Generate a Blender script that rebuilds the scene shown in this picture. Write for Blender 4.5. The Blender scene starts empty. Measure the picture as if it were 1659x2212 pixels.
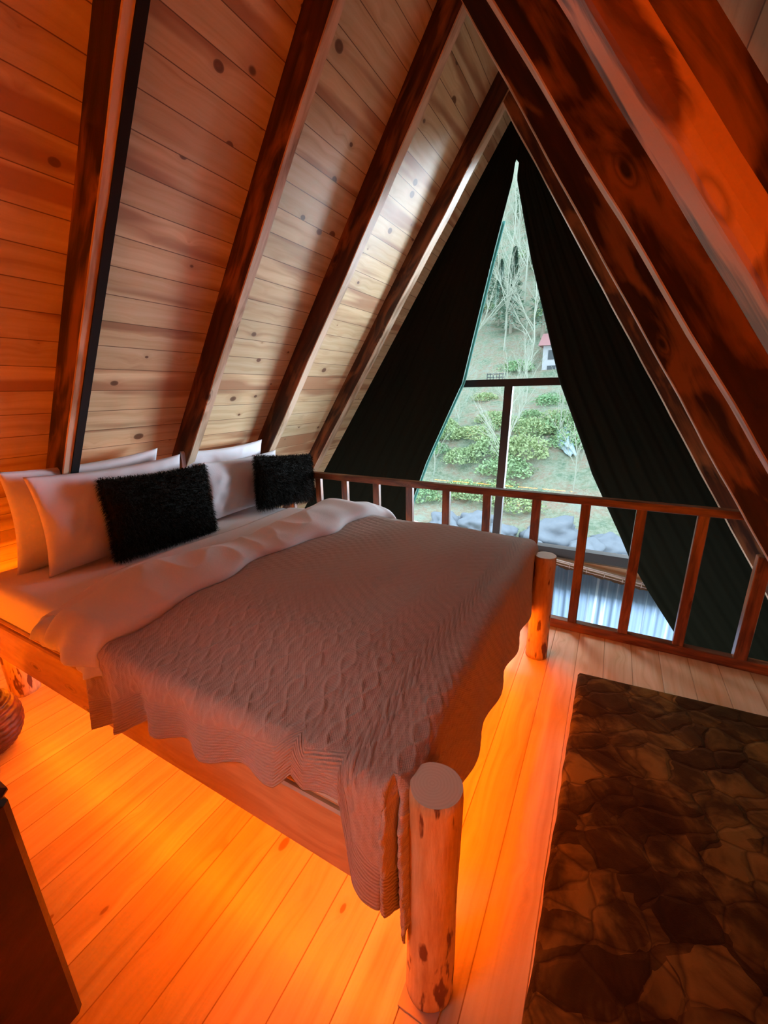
import bpy, math, random
import numpy as np
from mathutils import Vector, Matrix, noise as mnoise
random.seed(7); rng = np.random.default_rng(11)
S = bpy.context.scene
PI = math.pi

# ------------------------------------------------------------ camera
F_PX = 887.18; YAW = 0.501827; PITCH = 0.283911; ROLL = -0.019798
cy, sy, cp, sp = math.cos(YAW), math.sin(YAW), math.cos(PITCH), math.sin(PITCH)
fw = Vector((-sy*cp, cy*cp, -sp)); rt = Vector((cy, sy, 0)); up = rt.cross(fw)
c_, s_ = math.cos(ROLL), math.sin(ROLL)
R_, U_ = rt*c_ + up*s_, up*c_ - rt*s_
cam_d = bpy.data.cameras.new('camera'); cam = bpy.data.objects.new('camera', cam_d)
S.collection.objects.link(cam)
M = Matrix.Identity(4)
for i in range(3):
    M[i][0] = R_[i]; M[i][1] = U_[i]; M[i][2] = -fw[i]
M[2][3] = 1.5
cam.matrix_world = M
cam_d.sensor_fit = 'HORIZONTAL'; cam_d.sensor_width = 36; cam_d.lens = F_PX/1659*36
cam_d.clip_start = 0.02; cam_d.clip_end = 400
S.camera = cam

# ------------------------------------------------------------ light and exposure
S.view_settings.view_transform = 'Standard'; S.view_settings.look = 'None'
S.view_settings.gamma = 1; S.view_settings.exposure = 0.0
w = bpy.data.worlds.new('overcast_sky'); S.world = w; w.use_nodes = True
WN = w.node_tree
WN.nodes['Background'].inputs['Color'].default_value = (0.70, 0.86, 1.0, 1)
WN.nodes['Background'].inputs['Strength'].default_value = 3.3
LED_POWER = 120.0
RING_POWER = 330.0
def area_light(name, loc, target, sx, sy_, power, color):
    d = bpy.data.lights.new(name, 'AREA'); d.shape = 'RECTANGLE'; d.size = sx; d.size_y = sy_
    d.energy = power; d.color = color
    o = bpy.data.objects.new(name, d); S.collection.objects.link(o); o.location = loc
    o.rotation_euler = (Vector(target)-Vector(loc)).to_track_quat('-Z', 'Y').to_euler()
    return o
DAY = (0.72, 0.84, 1.0)
area_light('daylight_right', (3.2, 8.0, 1.0), (-1.0, 3.3, 1.2), 4.0, 3.2, 2300, DAY)
area_light('daylight_left', (-4.6, 6.4, 1.6), (-0.5, 3.1, 1.0), 2.2, 3.5, 380, DAY)
area_light('daylight_above', (-0.75, 6.5, 7.2), (-0.8, 2.6, 0.8), 5.0, 3.0, 1900, DAY)
area_light('daylight_low', (-0.4, 5.2, -1.1), (-0.5, 3.8, -0.5), 2.6, 1.4, 30, DAY)
bw_l = area_light('daylight_back_window', (-1.25, -1.03, 1.75), (-0.42, 0.75, 0.5), 0.7, 0.7, 1.5, (0.95, 0.93, 1.0))
bw_l.data.spread = math.radians(50)

# ------------------------------------------------------------ node helpers
def newmat(name, rough=0.6, spec=0.4):
    m = bpy.data.materials.new(name); m.use_nodes = True
    nt = m.node_tree; b = nt.nodes['Principled BSDF']
    b.inputs['Roughness'].default_value = rough
    b.inputs['Specular IOR Level'].default_value = spec
    return m, nt, b
def N(nt, t, **kw):
    n = nt.nodes.new(t)
    for k, v in kw.items():
        if k.startswith('i_'):
            key = k[2:]; key = int(key) if key.isdigit() else key.replace('_', ' ')
            n.inputs[key].default_value = v
        else: setattr(n, k, v)
    return n
def lk(nt, a, b): nt.links.new(a, b)
def mth(nt, op, a, b=None, c=None, clamp=False):
    n = nt.nodes.new('ShaderNodeMath'); n.operation = op; n.use_clamp = clamp
    for i, v in enumerate((a, b, c)):
        if v is None: continue
        if isinstance(v, (int, float)): n.inputs[i].default_value = v
        else: lk(nt, v, n.inputs[i])
    return n.outputs[0]
def ramp(nt, fac, stops, interp='LINEAR'):
    r = nt.nodes.new('ShaderNodeValToRGB'); lk(nt, fac, r.inputs[0]); e = r.color_ramp.elements
    r.color_ramp.interpolation = interp
    while len(e) > 1: e.remove(e[-1])
    e[0].position = stops[0][0]; e[0].color = (*stops[0][1], 1)
    for p, c in stops[1:]:
        x = e.new(p); x.color = (*c, 1)
    return r.outputs[0]
def mix(nt, fac, a, b, mode='MIX'):
    n = nt.nodes.new('ShaderNodeMix'); n.data_type = 'RGBA'; n.blend_type = mode
    for sock, v in ((n.inputs[0], fac), (n.inputs[6], a), (n.inputs[7], b)):
        if isinstance(v, (int, float)): sock.default_value = v
        elif isinstance(v, tuple): sock.default_value = (*v, 1)
        else: lk(nt, v, sock)
    return n.outputs[2]
def comb(nt, x, y, z):
    n = nt.nodes.new('ShaderNodeCombineXYZ')
    for i, v in enumerate((x, y, z)):
        if isinstance(v, (int, float)): n.inputs[i].default_value = v
        else: lk(nt, v, n.inputs[i])
    return n.outputs[0]
def objxyz(nt, src='Object'):
    t = nt.nodes.new('ShaderNodeTexCoord'); s = nt.nodes.new('ShaderNodeSeparateXYZ')
    lk(nt, t.outputs[src], s.inputs[0]); return s.outputs
def bump(nt, b, h, strength, dist):
    n = N(nt, 'ShaderNodeBump', i_Strength=strength, i_Distance=dist)
    lk(nt, h, n.inputs['Height']); lk(nt, n.outputs[0], b.inputs['Normal'])

def pine_boards(name, bw, light, mid, dark, knot, rough=0.45, heart=0.55, knots=0.24, ndens=4.6, gap=True, gapd=0.4):
    """boards running along local X, board pitch bw along local Y"""
    m, nt, b = newmat(name, rough, 0.35)
    x, y, z = objxyz(nt)
    yb = mth(nt, 'DIVIDE', y, bw); idx = mth(nt, 'FLOOR', yb); fr = mth(nt, 'FRACT', yb)
    wn = N(nt, 'ShaderNodeTexWhiteNoise', noise_dimensions='1D'); lk(nt, idx, wn.inputs['W'])
    r = wn.outputs['Value']
    xs = mth(nt, 'ADD', x, mth(nt, 'MULTIPLY', r, 37.0))
    vo = N(nt, 'ShaderNodeTexVoronoi', voronoi_dimensions='3D'); vo.inputs['Scale'].default_value = 1
    lk(nt, comb(nt, mth(nt, 'MULTIPLY', xs, ndens), mth(nt, 'MULTIPLY', fr, bw*9), mth(nt, 'MULTIPLY', idx, 3.71)), vo.inputs['Vector'])
    kd = vo.outputs['Distance']
    n1 = N(nt, 'ShaderNodeTexNoise', i_Scale=1.0, i_Detail=4.0, i_Roughness=0.55)
    swirl = mth(nt, 'MULTIPLY', mth(nt, 'EXPONENT', mth(nt, 'MULTIPLY', kd, -5.0)), 1.6)
    lk(nt, comb(nt, mth(nt, 'MULTIPLY', xs, 1.3), mth(nt, 'ADD', mth(nt, 'MULTIPLY', y, 34), swirl), idx), n1.inputs['Vector'])
    n2 = N(nt, 'ShaderNodeTexNoise', i_Scale=1.0, i_Detail=2.0)
    lk(nt, comb(nt, mth(nt, 'MULTIPLY', xs, 0.8), mth(nt, 'MULTIPLY', y, 8), mth(nt, 'MULTIPLY', idx, 5.3)), n2.inputs['Vector'])
    col = ramp(nt, n1.outputs['Fac'], [(0.3, light), (0.55, mid), (0.75, tuple(0.5*(a+c) for a, c in zip(mid, dark)))])
    hs = ramp(nt, mth(nt, 'ADD', n2.outputs['Fac'], mth(nt, 'MULTIPLY', r, 0.22)), [(0.64, (0, 0, 0)), (0.74, (1, 1, 1))])
    col = mix(nt, mth(nt, 'MULTIPLY', hs, heart), col, dark)
    br = N(nt, 'ShaderNodeHueSaturation'); lk(nt, col, br.inputs['Color'])
    lk(nt, mth(nt, 'MULTIPLY_ADD', r, 0.30, 0.84), br.inputs['Value']); col = br.outputs[0]
    wc = N(nt, 'ShaderNodeSeparateColor'); lk(nt, vo.outputs['Color'], wc.inputs[0])
    rad = mth(nt, 'MULTIPLY', mth(nt, 'POWER', wc.outputs[0], 1.8), knots)
    kk = mth(nt, 'SUBTRACT', 1.0, mth(nt, 'DIVIDE', kd, mth(nt, 'ADD', rad, 0.001)), clamp=True)
    kf = ramp(nt, kk, [(0.0, (0, 0, 0)), (0.15, (0.85, 0.85, 0.85)), (0.4, (1, 1, 1))])
    col = mix(nt, kf, col, knot)
    halo = mth(nt, 'MULTIPLY', mth(nt, 'SUBTRACT', 1.0, mth(nt, 'DIVIDE', kd, mth(nt, 'ADD', mth(nt, 'MULTIPLY', rad, 2.6), 0.001)), clamp=True), 0.45)
    col = mix(nt, halo, col, dark)
    if gap:
        e = mth(nt, 'ABSOLUTE', mth(nt, 'SUBTRACT', fr, 0.5))
        col = mix(nt, ramp(nt, e, [(0.5-0.0025/bw, (0, 0, 0)), (0.5-0.0008/bw, (1, 1, 1))]), col, tuple(v*gapd for v in dark))
    lk(nt, col, b.inputs['Base Color'])
    bump(nt, b, n1.outputs['Fac'], 0.12, 0.003)
    return m
def burnt_wood(name, dark, mid, light, amt=0.5, scale=1.0, rough=0.42, lo=0.46, hi=0.62):
    """rough sawn, scorched wood; grain along local X"""
    m, nt, b = newmat(name, rough, 0.4)
    x, y, z = objxyz(nt)
    oi = nt.nodes.new('ShaderNodeObjectInfo')
    xr = mth(nt, 'ADD', x, mth(nt, 'MULTIPLY', oi.outputs['Random'], 53.0))
    vo = N(nt, 'ShaderNodeTexVoronoi'); vo.inputs['Scale'].default_value = 1
    lk(nt, comb(nt, mth(nt, 'MULTIPLY', xr, 2.6*scale), mth(nt, 'MULTIPLY', y, 7*scale), mth(nt, 'MULTIPLY', z, 7*scale)), vo.inputs['Vector'])
    kd = vo.outputs['Distance']
    sw = mth(nt, 'MULTIPLY', mth(nt, 'EXPONENT', mth(nt, 'MULTIPLY', kd, -5.0)), 2.2)
    n1 = N(nt, 'ShaderNodeTexNoise', i_Scale=1.0, i_Detail=5.0, i_Roughness=0.6)
    lk(nt, comb(nt, mth(nt, 'MULTIPLY', xr, 2.2*scale), mth(nt, 'ADD', mth(nt, 'MULTIPLY', y, 30*scale), sw), mth(nt, 'ADD', mth(nt, 'MULTIPLY', z, 30*scale), sw)), n1.inputs['Vector'])
    n2 = N(nt, 'ShaderNodeTexNoise', i_Scale=1.0, i_Detail=3.0, i_Roughness=0.5, i_Distortion=0.8)
    lk(nt, comb(nt, mth(nt, 'MULTIPLY', xr, 2.4*scale), mth(nt, 'MULTIPLY', y, 8*scale), mth(nt, 'MULTIPLY', z, 8*scale)), n2.inputs['Vector'])
    base = mix(nt, ramp(nt, n1.outputs['Fac'], [(0.35, (0, 0, 0)), (0.65, (1, 1, 1))]), dark, mid)
    msk = mth(nt, 'ADD', mth(nt, 'MULTIPLY', n2.outputs['Fac'], 0.75), mth(nt, 'MULTIPLY', n1.outputs['Fac'], 0.25))
    lm = mth(nt, 'MULTIPLY', ramp(nt, msk, [(lo, (0, 0, 0)), (hi, (1, 1, 1))]), amt)
    col = mix(nt, lm, base, light)
    kf = ramp(nt, kd, [(0.05, (1, 1, 1)), (0.085, (0, 0, 0)), (0.10, (0.0, 0, 0)), (0.12, (0.5, 0.5, 0.5)), (0.15, (0, 0, 0))])
    col = mix(nt, mth(nt, 'MULTIPLY', kf, 0.85), col, tuple(v*0.4 for v in dark))
    lk(nt, col, b.inputs['Base Color']); bump(nt, b, n1.outputs['Fac'], 0.35, 0.004)
    return m
def cloth(name, col, rough=0.85, scale=900, strength=0.15, sheen=0.2, trans=0.0, big=0.0):
    m, nt, b = newmat(name, rough, 0.15)
    x, y, z = objxyz(nt)
    t = nt.nodes.new('ShaderNodeTexCoord')
    n = N(nt, 'ShaderNodeTexNoise', i_Scale=scale/8, i_Detail=3.0); lk(nt, t.outputs['Object'], n.inputs['Vector'])
    n2 = N(nt, 'ShaderNodeTexNoise', i_Scale=3.0, i_Detail=3.0); lk(nt, t.outputs['Object'], n2.inputs['Vector'])
    c = mix(nt, mth(nt, 'MULTIPLY', n2.outputs['Fac'], 0.25), col, tuple(v*0.85 for v in col))
    lk(nt, c, b.inputs['Base Color'])
    b.inputs['Sheen Weight'].default_value = sheen
    h = mth(nt, 'ADD', mth(nt, 'MULTIPLY', n.outputs['Fac'], 0.2), mth(nt, 'MULTIPLY', n2.outputs['Fac'], big))
    bump(nt, b, h, strength, 0.01)
    if trans > 0:
        tr = nt.nodes.new('ShaderNodeBsdfTranslucent'); lk(nt, c, tr.inputs[0])
        mx = nt.nodes.new('ShaderNodeMixShader'); mx.inputs[0].default_value = trans
        lk(nt, b.outputs[0], mx.inputs[1]); lk(nt, tr.outputs[0], mx.inputs[2])
        lk(nt, mx.outputs[0], nt.nodes['Material Output'].inputs[0])
    return m
def plain(name, col, rough=0.5, metal=0.0, nscale=8.0, var=0.3):
    m, nt, b = newmat(name, rough, 0.4)
    t = nt.nodes.new('ShaderNodeTexCoord')
    n = N(nt, 'ShaderNodeTexNoise', i_Scale=nscale, i_Detail=4.0); lk(nt, t.outputs['Object'], n.inputs['Vector'])
    lk(nt, mix(nt, mth(nt, 'MULTIPLY', n.outputs['Fac'], var*2), col, tuple(v*(1-var) for v in col)), b.inputs['Base Color'])
    b.inputs['Metallic'].default_value = metal
    bump(nt, b, n.outputs['Fac'], 0.15, 0.005)
    return m

M_WALL = pine_boards('pine_cladding', 0.1165, (0.68, 0.53, 0.33), (0.60, 0.43, 0.24), (0.34, 0.17, 0.085), (0.045, 0.014, 0.007), heart=0.9, ndens=6.5)
M_FLOOR = pine_boards('pine_floor', 0.14, (0.76, 0.57, 0.38), (0.68, 0.47, 0.27), (0.42, 0.21, 0.07), (0.34, 0.15, 0.05), rough=0.33, knots=0.15, ndens=4.6, heart=0.35, gapd=0.9)
M_RAFT = burnt_wood('scorched_rafter', (0.022, 0.008, 0.005), (0.075, 0.024, 0.010), (0.33, 0.135, 0.045), 0.6, lo=0.50, hi=0.62)
M_RAFTN = burnt_wood('scorched_rafter_near', (0.016, 0.005, 0.003), (0.05, 0.015, 0.006), (0.33, 0.15, 0.045), 0.65, lo=0.50, hi=0.60, scale=0.8)
M_EDGE = burnt_wood('daylit_rafter_edge', (0.26, 0.15, 0.08), (0.46, 0.31, 0.19), (0.66, 0.50, 0.36), 0.75, lo=0.40, hi=0.55)  # window light on the inner faces put into a paler wood colour
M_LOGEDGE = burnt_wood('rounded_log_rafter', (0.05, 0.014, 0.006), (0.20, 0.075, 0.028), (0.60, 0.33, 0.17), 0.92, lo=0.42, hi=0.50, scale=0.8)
M_RAIL = burnt_wood('stained_railing', (0.07, 0.024, 0.012), (0.17, 0.055, 0.022), (0.36, 0.14, 0.05), 0.45, scale=1.6, rough=0.32)
M_BEDRAIL = burnt_wood('bed_rail_wood', (0.42, 0.24, 0.11), (0.52, 0.32, 0.16), (0.62, 0.42, 0.22), 0.6, rough=0.4)
M_CAB = burnt_wood('dark_cabinet_wood', (0.02, 0.006, 0.004), (0.035, 0.009, 0.006), (0.06, 0.018, 0.009), 0.4, rough=0.3, scale=0.6)
M_BLACK = plain('black_strip', (0.003, 0.0045, 0.006), 0.95)
M_SHEET = cloth('white_sheet', (0.80, 0.76, 0.74), big=0.5, strength=0.25)
M_DUVET = cloth('white_duvet', (0.82, 0.77, 0.77), big=0.6, strength=0.3, trans=0.12)
M_PILLOW = cloth('white_pillowcase', (0.80, 0.77, 0.80), big=0.6, strength=0.3, trans=0.08)
M_FUR = cloth('dark_fur', (0.007, 0.0055, 0.003), rough=0.8, sheen=0.02)
M_CURT = cloth('dark_green_curtain', (0.0052, 0.0058, 0.002), rough=0.95, sheen=0.0)
M_HEM = cloth('daylit_hem_tint', (0.10, 0.34, 0.30), rough=0.8, trans=0.35)  # daylit curtain edge painted as lighter teal fabric
M_FRAME = plain('window_frame_paint', (0.018, 0.012, 0.011), 0.45)
M_ROD = plain('curtain_rod_metal', (0.50, 0.36, 0.30), 0.4, 0.3)

# ------------------------------------------------------------ object helpers
COL = S.collection
def obj(name, verts, faces, mat, parent=None, smooth=False, matrix=None, uv=None):
    me = bpy.data.meshes.new(name)
    me.from_pydata([tuple(v) for v in verts], [], [tuple(f) for f in faces]); me.update()
    mats = mat if isinstance(mat, list) else [mat]
    for m_ in mats: me.materials.append(m_)
    if smooth: me.polygons.foreach_set('use_smooth', [True]*len(me.polygons))
    if uv is not None:
        l = me.uv_layers.new(name='UVMap'); vi = np.empty(len(me.loops), dtype=np.int32)
        me.loops.foreach_get('vertex_index', vi)
        l.data.foreach_set('uv', np.asarray(uv, dtype=np.float32)[vi].ravel())
    o = bpy.data.objects.new(name, me); COL.objects.link(o)
    if parent is not None: o.parent = parent
    if matrix is not None: o.matrix_world = matrix
    return o
def tag(o, label, cat, group=None):
    o['label'] = label; o['category'] = cat
    if group: o['group'] = group
    return o
def thing(name, label, cat, loc=(0, 0, 0), group=None):
    o = bpy.data.objects.new(name, None); COL.objects.link(o); o.location = loc
    o.empty_display_size = 0.1
    return tag(o, label, cat, group)
def struct(o): o['kind'] = 'structure'; return o
class MB:
    def __init__(s): s.v = []; s.f = []; s.mi = []
    def add(s, v, f, mi=0):
        n = len(s.v); s.v += [tuple(p) for p in v]; s.f += [tuple(i+n for i in q) for q in f]; s.mi += [mi]*len(f)
    def box(s, a, b, mi=0, bev=0.0):
        x0, y0, z0 = a; x1, y1, z1 = b
        if bev <= 0:
            s.add([(x0,y0,z0),(x1,y0,z0),(x1,y1,z0),(x0,y1,z0),(x0,y0,z1),(x1,y0,z1),(x1,y1,z1),(x0,y1,z1)],
                  [(0,3,2,1),(4,5,6,7),(0,1,5,4),(1,2,6,5),(2,3,7,6),(3,0,4,7)], mi); return
        # octagonal section along the longest axis
        d = [x1-x0, y1-y0, z1-z0]; ax = d.index(max(d)); i, j = [k for k in range(3) if k != ax]
        lo = [x0, y0, z0]; hi = [x1, y1, z1]
        ring = [(lo[i]+bev, lo[j]), (hi[i]-bev, lo[j]), (hi[i], lo[j]+bev), (hi[i], hi[j]-bev), (hi[i]-bev, hi[j]), (lo[i]+bev, hi[j]), (lo[i], hi[j]-bev), (lo[i], lo[j]+bev)]
        ci, cj = (lo[i]+hi[i])/2, (lo[j]+hi[j])/2
        vs = []
        for t, k in ((lo[ax], 1), (lo[ax]+bev, 0), (hi[ax]-bev, 0), (hi[ax], 1)):
            for (p, q) in ring:
                P = [0, 0, 0]; P[ax] = t
                si = 1-2*bev/(hi[i]-lo[i])*k; sj = 1-2*bev/(hi[j]-lo[j])*k
                P[i] = ci+(p-ci)*si; P[j] = cj+(q-cj)*sj; vs.append(tuple(P))
        fs = [tuple(range(8)), tuple(range(31, 23, -1))]
        for r in range(3):
            for k in range(8): fs.append((r*8+k, r*8+(k+1) % 8, r*8+8+(k+1) % 8, r*8+8+k))
        s.add(vs, fs, mi)
    def tube(s, pts, rad, n=10, mi=0, cap=True):
        pts = [Vector(p) for p in pts]; rad = rad if isinstance(rad, (list, tuple)) else [rad]*len(pts)
        vs = []; fs = []
        ref = None
        for k, p in enumerate(pts):
            t = (pts[min(k+1, len(pts)-1)]-pts[max(k-1, 0)]).normalized()
            if ref is None or abs(ref.dot(t)) > 0.95: ref = Vector((0, 0, 1)) if abs(t.z) < 0.9 else Vector((1, 0, 0))
            a = t.cross(ref).normalized(); b = t.cross(a); ref = a.cross(t)
            for i in range(n):
                th = 2*PI*i/n; vs.append(p+(a*math.cos(th)+b*math.sin(th))*rad[k])
        for k in range(len(pts)-1):
            for i in range(n): fs.append((k*n+i, k*n+(i+1) % n, (k+1)*n+(i+1) % n, (k+1)*n+i))
        if cap: fs.append(tuple(range(n-1, -1, -1))); fs.append(tuple(range((len(pts)-1)*n, len(pts)*n)))
        s.add(vs, fs, mi)
    def build(s, name, mat, parent=None, smooth=False, matrix=None):
        o = obj(name, s.v, s.f, mat, parent, smooth, matrix)
        if isinstance(mat, list): o.data.polygons.foreach_set('material_index', s.mi)
        return o
def grid_faces(nu, nv):
    i = np.arange(nu-1)[:, None]*nv+np.arange(nv-1)[None, :]
    return np.stack([i, i+nv, i+nv+1, i+1], -1).reshape(-1, 4).tolist()
def soft(o, angle=40):
    for p in o.data.polygons: p.use_smooth = True
    m = o.modifiers.new('edge_split', 'EDGE_SPLIT'); m.split_angle = math.radians(angle); return o

# ------------------------------------------------------------ the A-frame shell
KL, CL = 0.689, -3.276          # left slope  x = KL z + CL (board face)
KR, CR = -0.655, 1.53          # right slope x = KR z + CR
YW = 3.81                        # gable wall
YB = -1.1
ZR = (CR-CL)/(KL-KR); XR = KL*ZR+CL
def frame_matrix(origin, ex, ey):
    ex = Vector(ex).normalized(); ey = Vector(ey).normalized(); ez = ex.cross(ey)
    m_ = Matrix.Identity(4)
    for i in range(3): m_[i][0] = ex[i]; m_[i][1] = ey[i]; m_[i][2] = ez[i]; m_[i][3] = origin[i]
    return m_
def board_sheet(name, length, height, bw, mat, matrix, t=0.03, c=0.004):
    """boards along local X, face at local z=0 looking +z, body behind"""
    prof = []; n = int(math.ceil(height/bw))
    for k in range(n):
        y0, y1 = k*bw, min((k+1)*bw, height)
        prof += [(y0, -c*0.8), (y0+c, 0), (y1-c, 0)]
    prof += [(height, -c*0.8), (height, -t), (0, -t)]
    v = [(0, a, b) for a, b in prof]+[(length, a, b) for a, b in prof]; k = len(prof)
    f = [(i, (i+1) % k, k+(i+1) % k, k+i) for i in range(k)]
    f += [tuple(range(k-1, -1, -1)), tuple(range(k, 2*k))]
    return struct(obj(name, v, f, mat, matrix=matrix))
ZLOW = -2.0
# left slope: local x -> +Y world reversed so that the face looks inwards
pl0 = Vector((KL*ZLOW+CL, YW, ZLOW)); el = Vector((KL, 0, 1)).normalized()
board_sheet('wall_left', YW-YB, (ZR-ZLOW)*math.hypot(KL, 1), 0.1165, M_WALL, frame_matrix(pl0, (0, -1, 0), el))
pr0 = Vector((KR*ZLOW+CR, YB, ZLOW)); er = Vector((KR, 0, 1)).normalized()
board_sheet('wall_right', YW-YB, (ZR-ZLOW)*math.hypot(KR, 1), 0.1165, M_WALL, frame_matrix(pr0, (0, 1, 0), er))
# loft floor (boards along Y)
YE = 2.70
fl_x0, fl_x1 = CL+0.01, CR-0.01
v = []; bw = 0.14
m_floor = frame_matrix((fl_x1, YB, 0), (0, 1, 0), (-1, 0, 0))
fo = board_sheet('floor', YE-YB, fl_x1-fl_x0, bw, M_FLOOR, m_floor, t=0.16, c=0.0015)
# back wall closing the room behind the camera
def prism_y(name, pts, y0, y1, mat, parent=None):
    n = len(pts); v = [(x, y0, z) for x, z in pts]+[(x, y1, z) for x, z in pts]
    f = [tuple(range(n)), tuple(range(2*n-1, n-1, -1))]+[(i, n+i, n+(i+1) % n, (i+1) % n) for i in range(n)]
    return obj(name, v, f, mat, parent)
M_BACKW = pine_boards('pine_back_wall', 0.12, (0.62, 0.46, 0.28), (0.54, 0.38, 0.2), (0.32, 0.16, 0.08), (0.07, 0.025, 0.012))
struct(prism_y('wall_back', [(KL*ZLOW+CL, ZLOW), (KR*ZLOW+CR, ZLOW), (XR, ZR)], YB-0.05, YB, M_BACKW))
M_GABLE = pine_boards('gable_wood', 0.5, (0.42, 0.25, 0.12), (0.36, 0.2, 0.09), (0.25, 0.12, 0.05), (0.07, 0.025, 0.012), gap=False)
# gable: beam between window and lower opening, and side pieces
xl = lambda z: KL*z+CL
xr = lambda z: KR*z+CR
ZB = 0.01
ge = MB()
wf = MB()
def quad_y(pts):
    v = [(x, YW, z) for x, z in pts]+[(x, YW+0.12, z) for x, z in pts]
    wf.add(v, [(0, 1, 2, 3), (7, 6, 5, 4), (0, 4, 5, 1), (1, 5, 6, 2), (2, 6, 7, 3), (3, 7, 4, 0)])
quad_y([(xl(ZB), ZB), (xl(-0.22), -0.22), (xr(-0.22), -0.22), (xr(ZB), ZB)])
quad_y([(xl(-0.22), -0.22), (xl(ZLOW), ZLOW), (-1.95, ZLOW), (-1.95, -0.22)])
quad_y([(1.06, -0.22), (1.06, ZLOW), (xr(ZLOW), ZLOW), (xr(-0.22), -0.22)])
struct(wf.build('wall_front', M_GABLE))
# lower room bottom so that no sky shows from beneath the loft
lb = MB(); lb.box((xl(ZLOW), 2.60, ZLOW-0.05), (xr(ZLOW), YW+0.1, ZLOW)); struct(lb.build('floor_lower', M_FLOOR))

# ------------------------------------------------------------ windows
def bar(p, q, wdt, y0, y1, mb):
    p = Vector(p); q = Vector(q); d = (q-p).normalized(); n = Vector((-d.y, d.x))*wdt/2
    c = [p-n, q-n, q+n, p+n]
    v = [(a.x, y0, a.y) for a in c]+[(a.x, y1, a.y) for a in c]
    mb.add(v, [(0, 1, 2, 3), (7, 6, 5, 4), (0, 4, 5, 1), (1, 5, 6, 2), (2, 6, 7, 3), (3, 7, 4, 0)])
wy0, wy1 = YW+0.02, YW+0.09
A = (XR-0.01, ZR-0.10); BL = (xl(0.065)+0.02, 0.065); BR = (xr(0.065)-0.02, 0.065)
fr = MB()
for p, q in ((A, BL), (A, BR)): bar(p, q, 0.10, wy0, wy1, fr)
bar(BL, BR, 0.085, wy0-0.02, wy1, fr)
bar((xl(1.559)+0.03, 1.559), (xr(1.559)-0.03, 1.559), 0.062, wy0, wy1, fr)
win = struct(fr.build('window_1', M_FRAME))
ml = MB(); bar((-0.832, 1.535), (-0.867, 0.10), 0.070, wy0+0.002, wy1-0.002, ml); ml.build('mullion', M_FRAME, win)
gm, gnt, gb = newmat('window_glass', 0.0)
glt = gnt.nodes.new('ShaderNodeBsdfTransparent'); glt.inputs[0].default_value = (0.93, 0.97, 0.96, 1)
gls = gnt.nodes.new('ShaderNodeBsdfGlossy'); gls.inputs['Roughness'].default_value = 0.02
gfr = gnt.nodes.new('ShaderNodeFresnel'); gfr.inputs[0].default_value = 1.5
gmx = gnt.nodes.new('ShaderNodeMixShader')
lk(gnt, gfr.outputs[0], gmx.inputs[0]); lk(gnt, glt.outputs[0], gmx.inputs[1]); lk(gnt, gls.outputs[0], gmx.inputs[2])
lk(gnt, gmx.outputs[0], gnt.nodes['Material Output'].inputs[0])
obj('pane', [(A[0], YW+0.055, A[1]), (BL[0], YW+0.055, BL[1]), (BR[0], YW+0.055, BR[1])], [(0, 1, 2)], gm, win)
f2 = MB()
for p, q in (((-1.95, -0.24), (1.06, -0.24)), ((-1.95, ZLOW+0.03), (1.06, ZLOW+0.03)), ((-1.92, -0.24), (-1.92, ZLOW)), ((1.03, -0.24), (1.03, ZLOW)), ((-0.45, -0.24), (-0.45, ZLOW))):
    bar(p, q, 0.05, wy0, wy1, f2)
win2 = struct(f2.build('window_2', M_FRAME))
obj('pane', [(-1.92, YW+0.055, -0.24), (-1.92, YW+0.055, ZLOW), (1.03, YW+0.055, ZLOW), (1.03, YW+0.055, -0.24)], [(0, 1, 2, 3)], gm, win2)

f3 = MB()
for p, q in (((-1.65, 1.35), (-0.85, 1.35)), ((-1.65, 2.15), (-0.85, 2.15)), ((-1.65, 1.32), (-1.65, 2.18)), ((-0.85, 1.32), (-0.85, 2.18))): bar(p, q, 0.06, YB-0.01, YB+0.04, f3)
win3 = struct(f3.build('window_3', M_FRAME))
obj('pane', [(-1.65, YB+0.01, 1.35), (-1.65, YB+0.01, 2.15), (-0.85, YB+0.01, 2.15), (-0.85, YB+0.01, 1.35)], [(0, 1, 2, 3)], gm, win3)

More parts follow.
